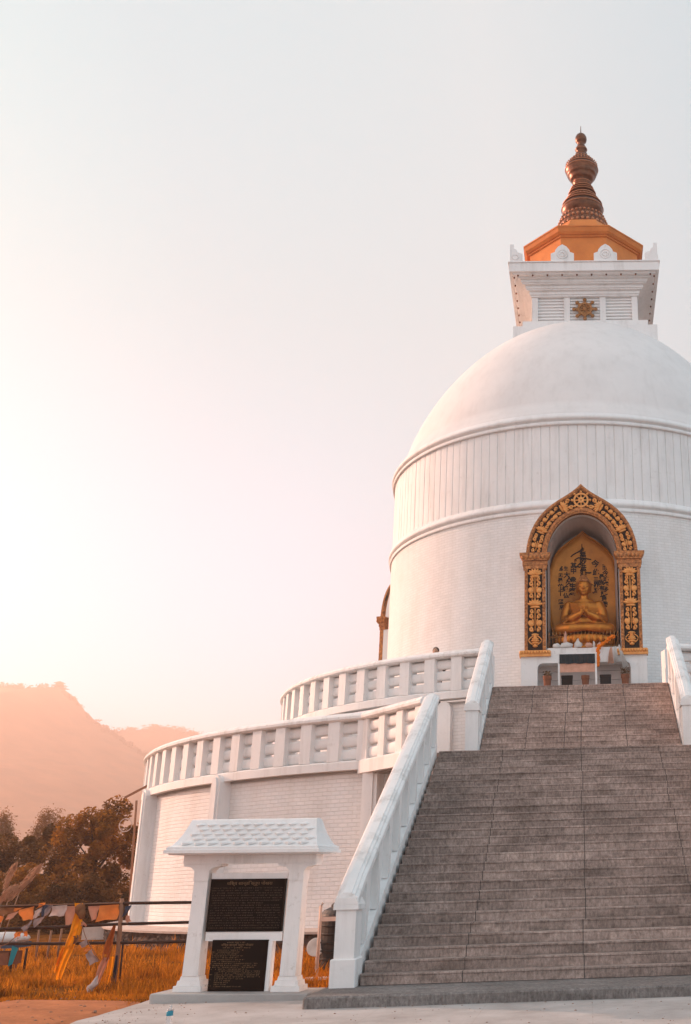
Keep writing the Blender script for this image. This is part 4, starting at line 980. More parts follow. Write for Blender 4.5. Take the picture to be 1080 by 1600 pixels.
# ------------------------------------------------------------------ notice board
NBZ = -.02
nb = thing('notice_board', 'white roofed notice board with two black inscribed stone plaques', 'notice board', (-4.45, 14.32, -.015), radians(-6), ry=radians(1.1))
mb = MB(); mb.box((-1.0, -.36, -.03), (1.0, .36, .115), bev=.012); mb.build('plinth', M['concrete'], nb)
for x in (-.635, .635):
    mb = MB()
    for w0, w1, z0, z1 in ((.185, .18, .116, .18), (.155, .145, .181, .24), (.128, .118, .241, .29)):
        mb.add([(x-w0, -w0*.8, z0), (x+w0, -w0*.8, z0), (x+w0, w0*.8, z0), (x-w0, w0*.8, z0), (x-w1, -w1*.8, z1), (x+w1, -w1*.8, z1), (x+w1, w1*.8, z1), (x-w1, w1*.8, z1)], [(0,3,2,1),(4,5,6,7),(0,1,5,4),(1,2,6,5),(2,3,7,6),(3,0,4,7)])
    pil = mb.build('pillar', M['white'], nb)
    mb = MB(); w0, w1, z0, z1 = .103, .092, .292, 1.43
    mb.add([(x-w0, -w0, z0), (x+w0, -w0, z0), (x+w0, w0, z0), (x-w0, w0, z0), (x-w1, -w1, z1), (x+w1, -w1, z1), (x+w1, w1, z1), (x-w1, w1, z1)], [(0,3,2,1),(4,5,6,7),(0,1,5,4),(1,2,6,5),(2,3,7,6),(3,0,4,7)]); mb.build('shaft', M['white_dirty'], pil)
    mb = MB(); P = [(-.10, 1.425), (.10, 1.425), (.10, 1.55), (.145, 1.59), (.25, 1.61), (.25, 1.635), (-.25, 1.635), (-.25, 1.61), (-.145, 1.59), (-.10, 1.55)]
    mb.prism([(x+a, b) for a, b in P], lambda a, b, h: (a, h, b), -.105, .105); mb.build('capital', M['white_dirty'], pil)
mb = MB(); mb.box((-.89, -.12, 1.636), (.89, .12, 1.745)); mb.build('beam', M['white_dirty'], nb)
mb = MB(); mb.box((-.512, -.06, 1.45), (.512, .06, 1.52)); mb.build('crossbar', M['white'], nb)
mb = MB(); mb.box((-.50, -.07, .70), (.51, .07, .81)); mb.build('crossbar', M['white'], nb)
mb = MB(); mb.box((-.500, -.02, .812), (.500, .03, 1.448)); mb.build('back_panel', M['white'], nb)
mb = MB(); mb.box((-.505, -.082, .812), (.49, -.021, 1.448)); pq = mb.build('plaque', M['granite'], nb); pq['label'] = 'large black upper plaque with one gilt heading line'
mb = MB(); mb.box((-.385, -.10, .117), (.345, -.071, .715)); pq2 = mb.build('plaque', M['granite'], nb); pq2['label'] = 'smaller black lower plaque covered in rows of gilt text'
mb = MB(); mb.box((.348, -.09, .117), (.40, .02, .70)); mb.build('support_post', M['white'], nb)
mb = MB(); mb.box((-.50, -.05, .128), (-.455, .02, .70)) if False else None
def text_into(mb, txt, size, x, z, y, sx=1.0):
    r, f = glyph(txt, size, x, z, None, y, sx, 1.0, bold=.0); mb.add([(a, b, c) for a, b, c in r], f)
mb = MB(); text_into(mb, 'विश्व शान्ति स्तूप पोखरा', .052, .02, 1.390, -.084, 1.25)
mb.build('heading', M['gilt_text'], pq)
rg = random.Random(12)
def scrib(mb, x0, x1, z, h, y):
    x = x0
    while x < x1:
        w = rg.uniform(.006, .02); 
        if rg.random() < .82: mb.box((x, y-.002, z-h*rg.uniform(.25, .5)), (x+w*.55, y, z+h*rg.uniform(.2, .5)))
        if rg.random() < .75: mb.box((x, y-.003, z+h*.35), (x+w, y-.0021, z+h*.5))
        x += w+rg.choice((.003, .003, .003, .012))
mb = MB()
for i in range(17): scrib(mb, -.47, .46-.25*(rg.random() < .2), 1.335-.03*i, .014, -.0825)
mb.build('inscription', M['dull_text'], pq)
mb = MB(); text_into(mb, 'विश्व शान्ति स्तूप पोखरा', .036, -.055, .655, -.102, 1.25); mb.build('heading', M['gilt_text'], pq2)
mb = MB(); zl = .685; scrib(mb, -.19, .05, zl, .012, -.1005); scrib(mb, -.24, .13, .622, .014, -.1005)
rows = [(-.31, .02), (-.40, -.02), (-.385, -.04), (-.37, .03), (-.37, -.02), (-.37, .05), (-.385, -.0), (-.40, .23), (-.40, .22), (-.385, .21), (-.31, .1), (-.31, .27), (-.31, .28), (-.31, .26), (-.31, .28), (-.31, .05), (-.31, -.10), (-.31, -.14), (-.31, -.14), (-.31, .05)]
for i, (a, b) in enumerate(rows): scrib(mb, a, b, .594-.0222*i, .012, -.1005)
for z in (.37, .31, .25, .18): scrib(mb, -.425, -.35, z, .010, -.1005)
mb.build('inscription', M['gilt_dim'], pq2)
# concave hipped roof with diamond tiles
rf = MB(); prof = [(1.03, .42, 1.765), (1.025, .42, 1.805), (1.005, .40, 1.81), (1.005, .40, 1.84), (.965, .33, 1.865), (.935, .265, 1.925), (.895, .205, 2.01), (.87, .15, 2.10), (.85, .10, 2.185), (.845, .075, 2.195)]
vs = [];
for a, b, z in prof: vs += [(-a, -b, z), (a, -b, z), (a, b, z), (-a, b, z)]
fs = [[3, 2, 1, 0]]
for r in range(len(prof)-1):
    for i in range(4): j = (i+1) % 4; fs.append([r*4+i, r*4+j, r*4+4+j, r*4+4+i])
fs.append([len(vs)-4+i for i in range(4)]); rf.add(vs, fs); rf.box((-1.0, -.33, 1.746), (1.0, .33, 1.765)); roof = rf.build('roof', M['white'], nb)
def roofp(u, t, sd):
    """front/back slope point: t 0..1 from eave to ridge"""
    zt = 1.855+t*.32; 
    for (a, b, z), (a2, b2, z2) in zip(prof[3:], prof[4:]):
        if z <= zt <= z2+1e-6: q = (zt-z)/(z2-z); return Vector((u*(a+(a2-a)*q), sd*(b+(b2-b)*q), zt))
    return Vector((u*prof[-1][0], sd*prof[-1][1], zt))
for sd in (-1, 1):
    mb = MB()
    for row in range(5):
        n = 10
        for i in range(n):
            u = -.90+1.8*(i+.5+(.5 if row % 2 else 0))/n
            if u > .9: continue
            t = .1+row*.185; p = roofp(u, t, sd)
            lo, hi, le, ri = roofp(u-.03, max(0, t-.10), sd), roofp(u+.03, min(1, t+.10), sd), roofp(u-.085, t, sd), roofp(u+.085, t, sd)
            nrm = (ri-le).cross(hi-lo).normalized(); nrm = nrm if nrm.y*sd > 0 or nrm.z > 0 else -nrm
            ap = lo+(hi-lo)*.12+nrm*.040; e = nrm*.002
            mb.add([lo+e, ri+e, hi+e, le+e, ap], [[0, 1, 4], [1, 2, 4], [2, 3, 4], [3, 0, 4]])
    mb.build('tile', M['white'], roof)

# ------------------------------------------------------------------ water tank and frame
wt = thing('water_tank', 'ribbed black plastic water tank behind the stair newel post', 'water tank', (-3.90, 18.3, 0))
pr = [(0, 0), (.53, 0), (.55, .03)]
for k in range(6): z = .08+k*.125; pr += [(.555, z), (.555, z+.09), (.575, z+.10), (.575, z+.112), (.555, z+.122)]
pr += [(.55, .86), (.50, .92), (.30, 1.0), (.26, 1.0)]
mb = MB(); mb.lathe(pr+[(0, 1.0)], (0, 0, 0), 40, smooth=False); mb.build('tank_body', M['plastic_black'], wt)
mb = MB(); mb.lathe([(.25, 1.0), (.25, 1.06), (.22, 1.09), (0, 1.10)], (-.12, -.1, -.06), 24, smooth=False); mb.build('lid', M['plastic_black'], wt)
mb = MB(); mb.tube([(-.14, -.3, .80), (-.10, -.42, .92), (.05, -.5, .97), (.4, -.5, .97)], .05, 8); mb.build('pipe', M['plastic_black'], wt)
fr = thing('steel_frame', 'pale steel pipe frame in front of the black water tank', 'frame', (-4.02, 16.7, .0))
mb = MB(); mb.tube([(-.06, 0, 0), (-.06, 0, 1.02), (-.03, 0, 1.06)], .024, 8); mb.build('upright', M['steel_pale'], fr)
mb = MB(); mb.box((-.06, -.02, .80), (.9, .02, .86)); mb.build('crossbar', M['steel_pale'], fr)
mb = MB(); mb.tube([(.85, 0, 0), (.85, 0, 1.02)], .024, 8); mb.build('upright', M['steel_pale'], fr)
mb = MB(); mb.box((-.35, -.12, 0), (.9, .12, .03)); mb.build('foot_rail', M['steel_pale'], fr)
dh = thing('satellite_dish', 'small pale round dish beside the black water tank', 'dish', (-4.43, 18.0, 0))
mb = MB(); mb.lathe([(0, 0), (.12, .015), (.22, .06), (.235, .065), (.22, .075), (.12, .03), (0, .015)], (0, 0, 0), 28); Rm = Matrix.Rotation(radians(72), 4, 'X') ; mb.v = [tuple(Rm @ (Vector(p)*.62)+Vector((0, 0, .36))) for p in mb.v]; mb.build('bowl', M['cloth_white'], dh)
mb = MB(); mb.tube([(0, .03, 0), (0, .03, .36)], .014, 8); mb.build('stand', M['steel_pale'], dh)

# stone base wall round the lower terrace
sw = thing('stone_wall', 'low dark rubble wall with whitewashed top around the foot of the stupa', 'wall', (0, 0, 0))
mb = MB(); NN = 420; 
for i in range(NN+1):
    a = radians(18)+radians(95)*i/NN
    for k in range(9):
        z = -.15+.53*k/8; r = 14.05+.10*noise.noise(Vector((a*60, z*7, 0)))+.05*noise.noise(Vector((a*160, z*18, 4))); mb.v.append((X0-r*sin(a), D-r*cos(a), z))
mb.f = [[(i+1)*9+k, i*9+k, i*9+k+1, (i+1)*9+k+1] for i in range(NN) for k in range(8)]; mb.build('rubble', M['rock'], sw)
mb = MB(); mb.sweep([(13.25, .36), (14.15, .355), (14.16, .40), (13.25, .44)], C2, radians(18), radians(113), 120); mb.build('cap', M['whitewash'], sw)

# low white wall and drain plate left of it
lw = tag(MB().box((-.62, -.07, -.1), (.62, .07, .34), bev=.01).build('low_wall', M['whitewash'], loc=(-13.0, 30.0, .05)), 'short pale low wall beyond the fence left of the stupa', 'wall')
lw.rotation_euler.z = radians(4)

# ------------------------------------------------------------------ fence, flags, cloths
FYY = 16.3
def F(px, py, dy=0): return Vector((-8.665+.00931*px, FYY+dy, 1.153-(py-1417)*.00873-.00027*px))
fe = thing('pipe_fence', 'three-rail rusty pipe fence hung with prayer flags', 'fence', (F(193, 1545).x, FYY, 0))
FO = Vector(fe.location)
for ya, yb, yc in ((1417, 1411.5, 1410), (1452, 1444, 1441), (1474.5, 1473, 1471)):
    mb = MB(); mb.tube([F(-260, ya+2)-FO, F(-60, ya+1)-FO, F(0, ya)-FO, F(100, (ya*1.0+yb)/2+.6)-FO, F(193, yb)-FO, F(318, yc)-FO], .021, 8); mb.build('rail', M['dark_iron'], fe)
mb = MB(); mb.tube([Vector((-.01, .0, -.12)), Vector((.0, 0, .5)), F(189, 1404)-FO], [.03, .034, .03], 8); mb.build('post', M['wood'], fe)
mb = MB(); p = F(199, 1545)-FO; mb.tube([(p.x, .05, -.1), (p.x-.02, .04, .66)], .014, 6); mb.build('brace', M['dark_iron'], fe)
for px in (-110, 318): mb = MB(); p = F(px, 1405)-FO; mb.tube([(p.x, 0, -.12), (p.x, 0, 1.25)], .03, 8); mb.build('post', M['wood'], fe)
# stakes behind
for i, (px, pt, pb, y) in enumerate(((16, 1438, 1476, 21), (39, 1440, 1474, 20), (84, 1445, 1468, 21.5), (68, 1452, 1468, 22), (100, 1450, 1466, 23))):
    k = y/FYY; b = F(px, pb); x = b.x*k
    mb = MB(); mb.tube([(0, 0, -.05), (.02*(-1)**i, 0, .60)], .02, 6)
    tag(mb.build('wooden_stake', M['wood'], loc=(x, y, .02)), 'thin wooden stake standing in the grass behind the pipe fence', 'stake', 'thin stakes behind the fence')
COLS = {'orange': mat('flag_orange', (.80, .26, .06), .85, (.66, .20, .05), 12, trans=.4), 'pink': mat('flag_pink', (.62, .30, .20), .85, (.52, .24, .16), 12, trans=.4),
        'grey': mat('flag_grey', (.34, .27, .26), .85, (.26, .20, .20), 12, trans=.35), 'pale': mat('flag_pale', (.62, .50, .46), .85, (.50, .38, .34), 12, trans=.35),
        'navy': mat('flag_navy', (.030, .045, .075), .85, (.05, .06, .09), 12, trans=.2), 'brown': mat('flag_brown', (.28, .12, .05), .85, (.20, .085, .04), 12, trans=.3),
        'yellow': mat('scarf_yellow', (.92, .36, .012), .8, (.80, .27, .008), 7, trans=.45), 'rust': mat('scarf_rust', (.50, .13, .025), .85, (.34, .085, .02), 9, trans=.3)}
def quadflag(mb, c4_, dy, seed, n=7):
    a, b, c, d = [F(*q, dy) for q in c4_]      # top-left, top-right, bottom-right, bottom-left
    for i in range(n+1):
        t = i/n
        for j in range(n+1):
            u = j/n; p = a.lerp(b, u).lerp(d.lerp(c, u), t)
            w = .035*noise.noise(Vector((u*2.3+seed, t*1.8, seed)))+.02*sin(u*6+seed)*t; p = p+Vector((.010*sin(t*5+seed), w, .008*sin(u*7+seed)*t)); mb.v.append(tuple(p))
    mb.f += [[i*(n+1)+j, i*(n+1)+j+1, (i+1)*(n+1)+j+1, (i+1)*(n+1)+j] for i in range(n) for j in range(n)]; mb.sm = set(range(len(mb.f)))
    return mb
def flagstring(label, rope, flags, dy):
    o = F(*rope[0], dy); t = thing('prayer_flag_string', label, 'prayer flags', o, group='strings of prayer flags on the fence')
    mb = MB(); mb.tube([F(*p, dy)-o for p in rope], .006, 5); mb.build('cord', M['wood'], t)
    for i, (c, q) in enumerate(flags):
        mb = quadflag(MB(), q, dy-.01, i*1.7+dy*9); mb.v = [(x-o.x, y-o.y, z-o.z) for x, y, z in mb.v]; f = mb.build('flag', COLS[c], t)
        f['label'] = c+' cloth flag'
flagstring('upper string of orange, pink and grey flags along the top fence rail', [(-90, 1417), (0, 1416), (56, 1414), (110, 1413), (190, 1411)],
    [('pink', [(-60, 1418), (-34, 1418), (-36, 1440), (-62, 1441)]), ('orange', [(-30, 1418), (-8, 1418), (-6, 1446), (-28, 1444)]), ('brown', [(-4, 1418), (26, 1418), (24, 1427), (2, 1430)]), ('orange', [(0, 1430), (12, 1432), (8, 1441), (0, 1444)]), ('pink', [(14, 1430), (31, 1424), (29, 1434), (16, 1438)]),
     ('orange', [(25, 1419), (40, 1418), (33, 1422), (24, 1425)]), ('orange', [(33, 1422), (57, 1416), (56, 1437), (40, 1438)]), ('orange', [(62, 1412), (73, 1410), (68, 1417), (60, 1420)]), ('pale', [(57, 1424), (68, 1417), (67, 1431), (56, 1437)]), ('navy', [(68, 1414), (80, 1414), (76, 1424), (69, 1434)]),
     ('grey', [(74, 1416), (86, 1414), (78, 1430), (73, 1432)]), ('pale', [(83, 1416), (108, 1414), (106, 1431), (82, 1432)]), ('pink', [(105, 1416), (126, 1415), (122, 1442), (107, 1447)]),
     ('pink', [(140, 1416), (159, 1415), (153, 1437), (147, 1439)]), ('orange', [(159, 1415), (189, 1413), (187, 1436), (155, 1440)]), ('navy', [(197, 1417), (206, 1414), (204, 1426), (195, 1434)]), ('pink', [(201, 1430), (205, 1431), (209, 1441), (200, 1441)])], -.035)
flagstring('lower sagging string of grey and orange flags crossing the middle rail', [(58, 1436), (46, 1448), (36, 1462), (24, 1474), (14, 1478)],
    [('grey', [(42, 1450), (58, 1437), (55, 1450), (48, 1457)]), ('grey', [(58, 1437), (74, 1432), (70, 1442), (60, 1451)]), ('orange', [(34, 1456), (46, 1455), (40, 1463), (32, 1466)]), ('orange', [(46, 1456), (53, 1454), (53, 1465), (47, 1462)]), ('pale', [(36, 1466), (42, 1462), (41, 1470), (35, 1471)])], -.06)
flagstring('loose string of grey flags trailing towards the grass below the rails', [(136, 1440), (143, 1458), (148, 1468), (160, 1484), (172, 1500)],
    [('pink', [(137, 1436), (145, 1444), (146, 1447), (138, 1446)]), ('grey', [(137, 1474), (147, 1466), (152, 1475), (143, 1481)]), ('orange', [(146, 1482), (154, 1478), (155, 1484), (147, 1487)]), ('grey', [(150, 1490), (158, 1482), (170, 1500), (158, 1506)]), ('brown', [(128, 1462), (135, 1460), (134, 1476), (129, 1474)])], -.12)
def strand(name, label, cat, pts, widths, m, dy, group=None, extra=None):
    o = F(*pts[0], dy); mb = MB(); n = 12
    for i, ((px, py), w) in enumerate(zip(pts, widths)):
        for j in range(n+1):
            q = j/n; p = F(px+(q-.5)*w, py, dy)-o; p.y += .03*sin(q*11+i*.5)*(.5+.5*(i > 0)); p.z += .02*sin(q*17+i)*(i == len(pts)-1); mb.v.append(tuple(p))
    mb.f = [[i*(n+1)+j, i*(n+1)+j+1, (i+1)*(n+1)+j+1, (i+1)*(n+1)+j] for i in range(len(pts)-1) for j in range(n) if not (i == len(pts)-2 and j in (4, 5))]
    mb.sm = set(range(len(mb.f))); ob = mb.build(name, m, loc=o); return tag(ob, label, cat, group)
CG = 'cloths tied to the fence'
ob = strand('scarf', 'long bright yellow scarf knotted on the fence, reaching down to the grass', 'scarf', [(127, 1411), (128, 1425), (128, 1440), (127, 1455), (122, 1470), (119, 1485), (115, 1500), (112, 1515), (111, 1527)], [14, 12, 18, 19, 16, 14, 11, 10, 6], COLS['yellow'], -.09, CG)
ob2 = strand('scarf', 'short yellow scarf end hanging left beside the long yellow scarf', 'scarf', [(114, 1478), (110, 1492), (107, 1506), (106, 1516)], [6, 6, 4, 3], COLS['yellow'], -.11, CG)
mb = MB(); mb.ell((0, 0, 0), (.075, .06, .09), None, 12, 8); mb.v = [(x*(1+.3*noise.noise(Vector((x, y, z))*20)), y, z) for x, y, z in mb.v]; mb.ell((.04, -.02, -.06), (.05, .05, .08))
tag(mb.build('cloth_knot', COLS['brown'], loc=F(130, 1421, -.08)), 'dark brown cloth knot on the top rail above the yellow scarf', 'cloth', CG)
strand('scarf', 'rust orange scarf tied along the wooden fence post', 'scarf', [(186, 1446), (183, 1460), (180, 1475), (178, 1490), (178, 1500)], [5, 10, 14, 14, 10], COLS['rust'], -.07, CG)
strand('scarf', 'pale orange scarf fanning out at the foot of the fence post', 'scarf', [(180, 1495), (176, 1508), (172, 1522), (170, 1536)], [10, 14, 12, 9], COLS['pink'], -.09, CG)
strand('scarf', 'amber scarf hanging straight beside the foot of the fence post', 'scarf', [(187, 1494), (187, 1508), (186, 1522), (184, 1534)], [10, 12, 12, 8], COLS['yellow'], -.06, CG)
strand('scarf', 'dark blue-grey strip of cloth right of the fence post foot', 'scarf', [(194, 1492), (194, 1505), (193, 1518), (192, 1530)], [4, 6, 8, 6], COLS['navy'], -.05, CG)
# white bag and litter on the grass edge
mb = MB(); mb.ell((0, 0, .08), (.062, .05, .085), None, 14, 9); mb.v = [(x*(1.0-.75*max(0, z-.06)/.11)*(1+.5*noise.noise(Vector((x, y, z))*16))+z*.55, y*(1.0-.6*max(0, z-.06)/.11), max(0, z*1.25*(1+.3*noise.noise(Vector((z, x, y))*14)))) for x, y, z in mb.v]
tag(mb.build('plastic_bag', M['bag'], loc=(-6.86, 15.5, .03)), 'crumpled grey-white bag lying at the edge of the dirt path', 'bag')
# covered stall at the left edge
sl = thing('covered_cart', 'small cart with white cover and blue cloth at the left frame edge', 'cart', (-9.95, 19.0, 0))
mb = MB(); mb.ell((0, 0, .60), (.42, .32, .11), None, 18, 8); mb.build('cover', M['cloth_white'], sl)
mb = MB(); mb.box((-.36, -.26, .46), (.34, .26, .54)); mb.build('body', M['stall_blue'], sl)
for x in (-.33, .30):
    for y in (-.22, .22): mb = MB(); mb.tube([(x, y, 0), (x, y, .43)], .02, 6); mb.build('leg', M['dark_iron'], sl)
mb = MB(); mb.add([(.30, -.28, .50), (.42, -.30, .46), (.36, -.30, .22), (.28, -.28, .18)], [[0, 1, 2, 3]]); mb.build('cloth', mat('teal_cloth', (.01, .20, .24), .8), sl)
mb = MB(); mb.box((-.3, -.22, .20), (.24, .22, .40), bev=.01); mb.build('crate', M['terracotta'], sl)
# water bottle
bt = thing('water_bottle', 'small clear plastic bottle with blue label on the pavement', 'bottle', (-4.39, 11.86, .004))
k = NT('clear_plastic'); k.b.inputs['Base Color'].default_value = (.9, .93, .95, 1); k.b.inputs['Roughness'].default_value = .12; k.b.inputs['Transmission Weight'].default_value = .85; k.b.inputs['IOR'].default_value = 1.33; M['clear'] = k.m
mb = MB(); mb.lathe([(0, 0), (.030, 0), (.033, .01), (.033, .05), (.031, .06), (.033, .07), (.033, .125), (.028, .15), (.015, .172), (.0135, .19)], (0, 0, 0), 20); mb.build('bottle_body', M['clear'], bt)
mb = MB(); mb.lathe([(.0338, .105), (.0342, .108), (.0342, .143), (.030, .150)], (0, 0, 0), 20); mb.build('label_band', M['blue_plastic'], bt)
mb = MB(); mb.lathe([(.0155, .182), (.0155, .203), (0, .204)], (0, 0, 0), 16, smooth=False); mb.build('cap', M['cloth_white'], bt)
# lamp post beside the lower terrace
lp = thing('lamp_post', 'thin dark post with a slanted lamp arm left of the lower terrace', 'lamp post', (-12.25, 29.0, 0))
mb = MB(); mb.tube([(.22, 0, 0), (.10, 0, 2.2), (.03, 0, 3.55)], .03, 8); mb.build('pole', M['wood'], lp)
mb = MB(); P = [(-.28, 3.62), (.30, 3.92), (.29, 3.96), (-.29, 3.66)]; mb.prism(P, lambda a, b, h: (a, h, b), -.05, .05); mb.build('lamp_arm', M['wood'], lp)
mb = MB(); mb.tube([(-.02+.17*cos(2*pi*i/20)-.14, -.05, 2.92+.17*sin(2*pi*i/20)) for i in range(21)], .012, 5, caps=False); mb.build('cable_loop', M['steel_pale'], lp)

# ------------------------------------------------------------------ vegetation
def tree(name, label, loc, h, w, m, seed, leaf=.28, n=5200, lean=0, low=.15, group='trees behind the fence', clumps=26, th=.09):
    t = thing(name, label, 'tree', loc, group=group); rg = random.Random(seed)
    mb = MB(); tips = []
    tr = [Vector((0, 0, -.2)), Vector((.04*h*lean, 0, h*.22)), Vector((.08*h*lean, .02*h, h*.45)), Vector((.10*h*lean, 0, h*.72))]
    mb.tube(tr, [th*h*.36, th*h*.28, th*h*.2, th*h*.08], 9)
    for i in range(clumps):
        f = low+(1-low)*(i+.5)/clumps; a = i*2.399+rg.uniform(-.4, .4)
        rad = w*.5*sqrt(max(.05, 1-((f-.5)/.56)**2))*rg.uniform(.45, 1.0)
        tip = Vector((rad*cos(a)+.10*h*lean*f, rad*sin(a), h*f*rg.uniform(.92, 1.0))); base = tr[1].lerp(tr[3], max(0, f-.22))
        mid = base.lerp(tip, .5)+Vector((0, 0, -.03*h+.05*h*rg.random())); mb.tube([base, mid, tip], [th*h*.09, th*h*.06, th*h*.02], 5); tips.append((tip, rg.uniform(.45, 1.2)*w*.185))
    mb.build('trunk', M['bark'], t)
    mb = MB()
    for i in range(n):
        c, r = tips[rg.randrange(len(tips))]
        d = Vector((rg.gauss(0, 1), rg.gauss(0, 1), rg.gauss(0, .75))); d = d.normalized()*r*.95*(rg.random()**.28)
        leafquad(mb, c+d, leaf, rg)
    mb.build('crown', m, t); return t
tree('tree', 'tall amber-brown tree with a rounded crown nearest the white terrace wall', (-16.5, 36.5, -.1), 4.0, 3.0, M['leaf_mid'], 11, .125, 26000, 0, .14, clumps=30)
tree('tree', 'narrow amber tree squeezed against the left side of the terrace wall', (-14.75, 37.5, -.1), 4.2, 1.5, M['leaf_mid'], 12, .12, 11000, 0, .1, clumps=16)
tree('tree', 'rounded dark tree left of the tall amber tree', (-18.9, 37.5, -.1), 3.45, 2.3, M['leaf_dark'], 13, .12, 17000, 0, .1, clumps=22)
tree('tree', 'spreading dark tree at the left frame edge behind the fence', (-20.9, 38.0, -.1), 3.0, 2.8, M['leaf_dark'], 14, .13, 17000, 0, .06, clumps=22)
tree('tree', 'small amber leafy tree in front of the rounded dark tree', (-17.9, 34.6, -.1), 2.1, 2.2, M['leaf_mid'], 15, .115, 14000, 0, .02, clumps=20)
tree('tree', 'squat dark shrub tree directly behind the yellow scarf', (-15.6, 33.6, -.1), 1.75, 2.4, M['leaf_dark'], 16, .115, 15000, 0, .02, clumps=20)
tree('tree', 'leafy tree beyond the left frame edge behind the plumed reeds', (-22.8, 36.5, -.1), 3.1, 3.0, M['leaf_dark'], 17, .13, 13000, 0, .04)
tree('tree', 'squat brown shrub tree behind the covered cart', (-19.2, 34.0, -.1), 1.7, 2.6, M['leaf_dark'], 18, .115, 14000, 0, .02, clumps=20)
tree('tree', 'tiny dark shrub tree at the foot of the narrow amber tree', (-13.9, 34.5, -.1), 1.5, 1.7, M['leaf_dark'], 19, .11, 9000, 0, .02, clumps=16)
# bamboo clump, hazy, behind
bb = thing('bamboo_clump', 'pale feathery bamboo clump rising behind the dark trees', 'bamboo', (-30.0, 58, 0)); rg = random.Random(21); mb = MB(); mb2 = MB()
for i in range(16):
    a = rg.uniform(-1, 1); hgt = rg.uniform(3.4, 5.6); x = a*.5; pts = [(x, 0, 0), (x+a*.3, 0, hgt*.5), (x+a*1.0, rg.uniform(-.3, .3), hgt*.85), (x+a*1.9, 0, hgt)]
    mb.tube(pts, [.05, .04, .025, .01], 5)
    for q in range(1000): f = rg.uniform(.3, 1); p = Vector(pts[1]).lerp(Vector(pts[3]), f) if f > .5 else Vector(pts[0]).lerp(Vector(pts[1]), f*2); leafquad(mb2, p+Vector((rg.gauss(0, .17), rg.gauss(0, .2), rg.gauss(0, .16))), .11, rg)
mb.build('stem', M['leaf_pale'], bb); mb2.build('foliage', M['leaf_pale'], bb)
# pampas plumes at the left edge
pp = thing('pampas_grass', 'pale feathery reed plumes at the left frame edge above the fence', 'reed', (-9.1, 17.2, 0)); rg = random.Random(5)
mb = MB(); mbp = []
for tipx, tipz, mx, mz in ((.50, 1.72, .22, 1.36), (.10, 1.74, -.02, 1.40), (.14, 1.42, -.10, 1.15), (.36, 1.50, .06, 1.22), (-.2, 1.8, -.25, 1.4), (-.5, 1.9, -.45, 1.5)):
    mb.tube([(mx*.3-.1, 0, 0), (mx*.7-.05, 0, mz*.6), (mx, 0, mz)], .008, 5)
    q = MB()
    for i in range(260):
        f = rg.random(); w = .055*sin(pi*min(1, f*.9+.08))+.006; c = Vector((mx+(tipx-mx)*f, 0, mz+(tipz-mz)*f+.04*sin(pi*f)))+Vector((rg.gauss(0, w*.5), rg.gauss(0, w*.5), rg.gauss(0, w*.45)))
        d = Vector((tipx-mx, 0, tipz-mz)).normalized(); s = d.cross(Vector((rg.gauss(0, 1), rg.gauss(0, 1), rg.gauss(0, 1)))).normalized()
        l = .07; q.add([c-d*l*.3, c+s*.006, c+d*l, c-s*.006], [[0, 1, 2, 3]])
    mbp.append(q)
mb.build('stem', M['plume'], pp)
for q in mbp: q.build('plume', M['plume'], pp)
# dry grass
mb = MB(); rg = random.Random(9)
def blade(x, y, h):
    z = gz(x, y)-.02; a = rg.random()*pi; w = .005+.010*rg.random(); b = rg.gauss(0, .35)*h; c, s = cos(a), sin(a)
    mb.add([(x-c*w, y-s*w, z), (x+c*w, y+s*w, z), (x+c*w*.6+b*.4, y+s*w*.6, z+h*.6), (x+b, y+rg.gauss(0, .2)*h, z+h), (x-c*w*.6+b*.4, y-s*w*.6, z+h*.6)], [[0, 1, 2, 4], [4, 2, 3]])
cnt = 0
while cnt < 34000:
    y = 14.9+(rg.random()**1.5)*11; x = rg.uniform(-1.05-.62*y*1.0, -3.2)
    if y < 15.0+.22*max(0, (-5.6-x))+.30*noise.noise(Vector((x*1.1, 2, 0)))+.14*noise.noise(Vector((x*4, 2, 3)))-.12*rg.random(): continue
    if hypot(x-X0, y-D) < 14.5: continue
    if x > -5.1 and y < 15.2: continue
    dn = noise.noise(Vector((x*.9, y*.9, 1)))
    if rg.random() > .48+.95*dn: continue
    blade(x, y, (.035+.09*rg.random()+.13*rg.random()**7)*(1+1.1*dn+.03*(y-15))); cnt += 1
# scattered tufts on the path edge
for i in range(2600):
    x = rg.uniform(-9.6, -5.7); y = 14.9+.22*(-5.6-x)+.30*noise.noise(Vector((x*1.1, 2, 0)))-abs(rg.gauss(0, .34))*(.5+max(0, noise.noise(Vector((x*2.2, 5, 1))))*2); blade(x, y, .03+.06*rg.random())
tag(mb.build('dry_grass', M['grass']), 'dry orange grass covering the ground around the fence', 'grass', kind='stuff')
# litter pebbles on the dirt
mb = MB()
for i in range(200):
    x = rg.uniform(-9.8, -5.7); y = rg.uniform(12.2, 14.6+.2*(-5.6-x)); s = .005+.013*rg.random()**3; mb.ell((x, y, gz(x, y)+.033), (s*1.4, s, s*.7), None, 6, 4)
for i in range(220):
    x = rg.uniform(-5.6, 4.5); y = 12.9-2.2*rg.random()**1.6; s = .003+.008*rg.random()**3; mb.ell((x, y, .012), (s*1.5, s, s*.6), None, 6, 4)
for i in range(110):
    x = rg.uniform(-5.6, -5.1)+abs(rg.gauss(0, .25)); y = rg.uniform(11, 14.2); s = .003+.008*rg.random()**3; mb.ell((x, y, .012), (s*1.5, s, s*.6), None, 6, 4)
tag(mb.build('gravel', M['grit']), 'loose gravel and grit scattered over the dirt path and pavement', 'gravel', kind='stuff')

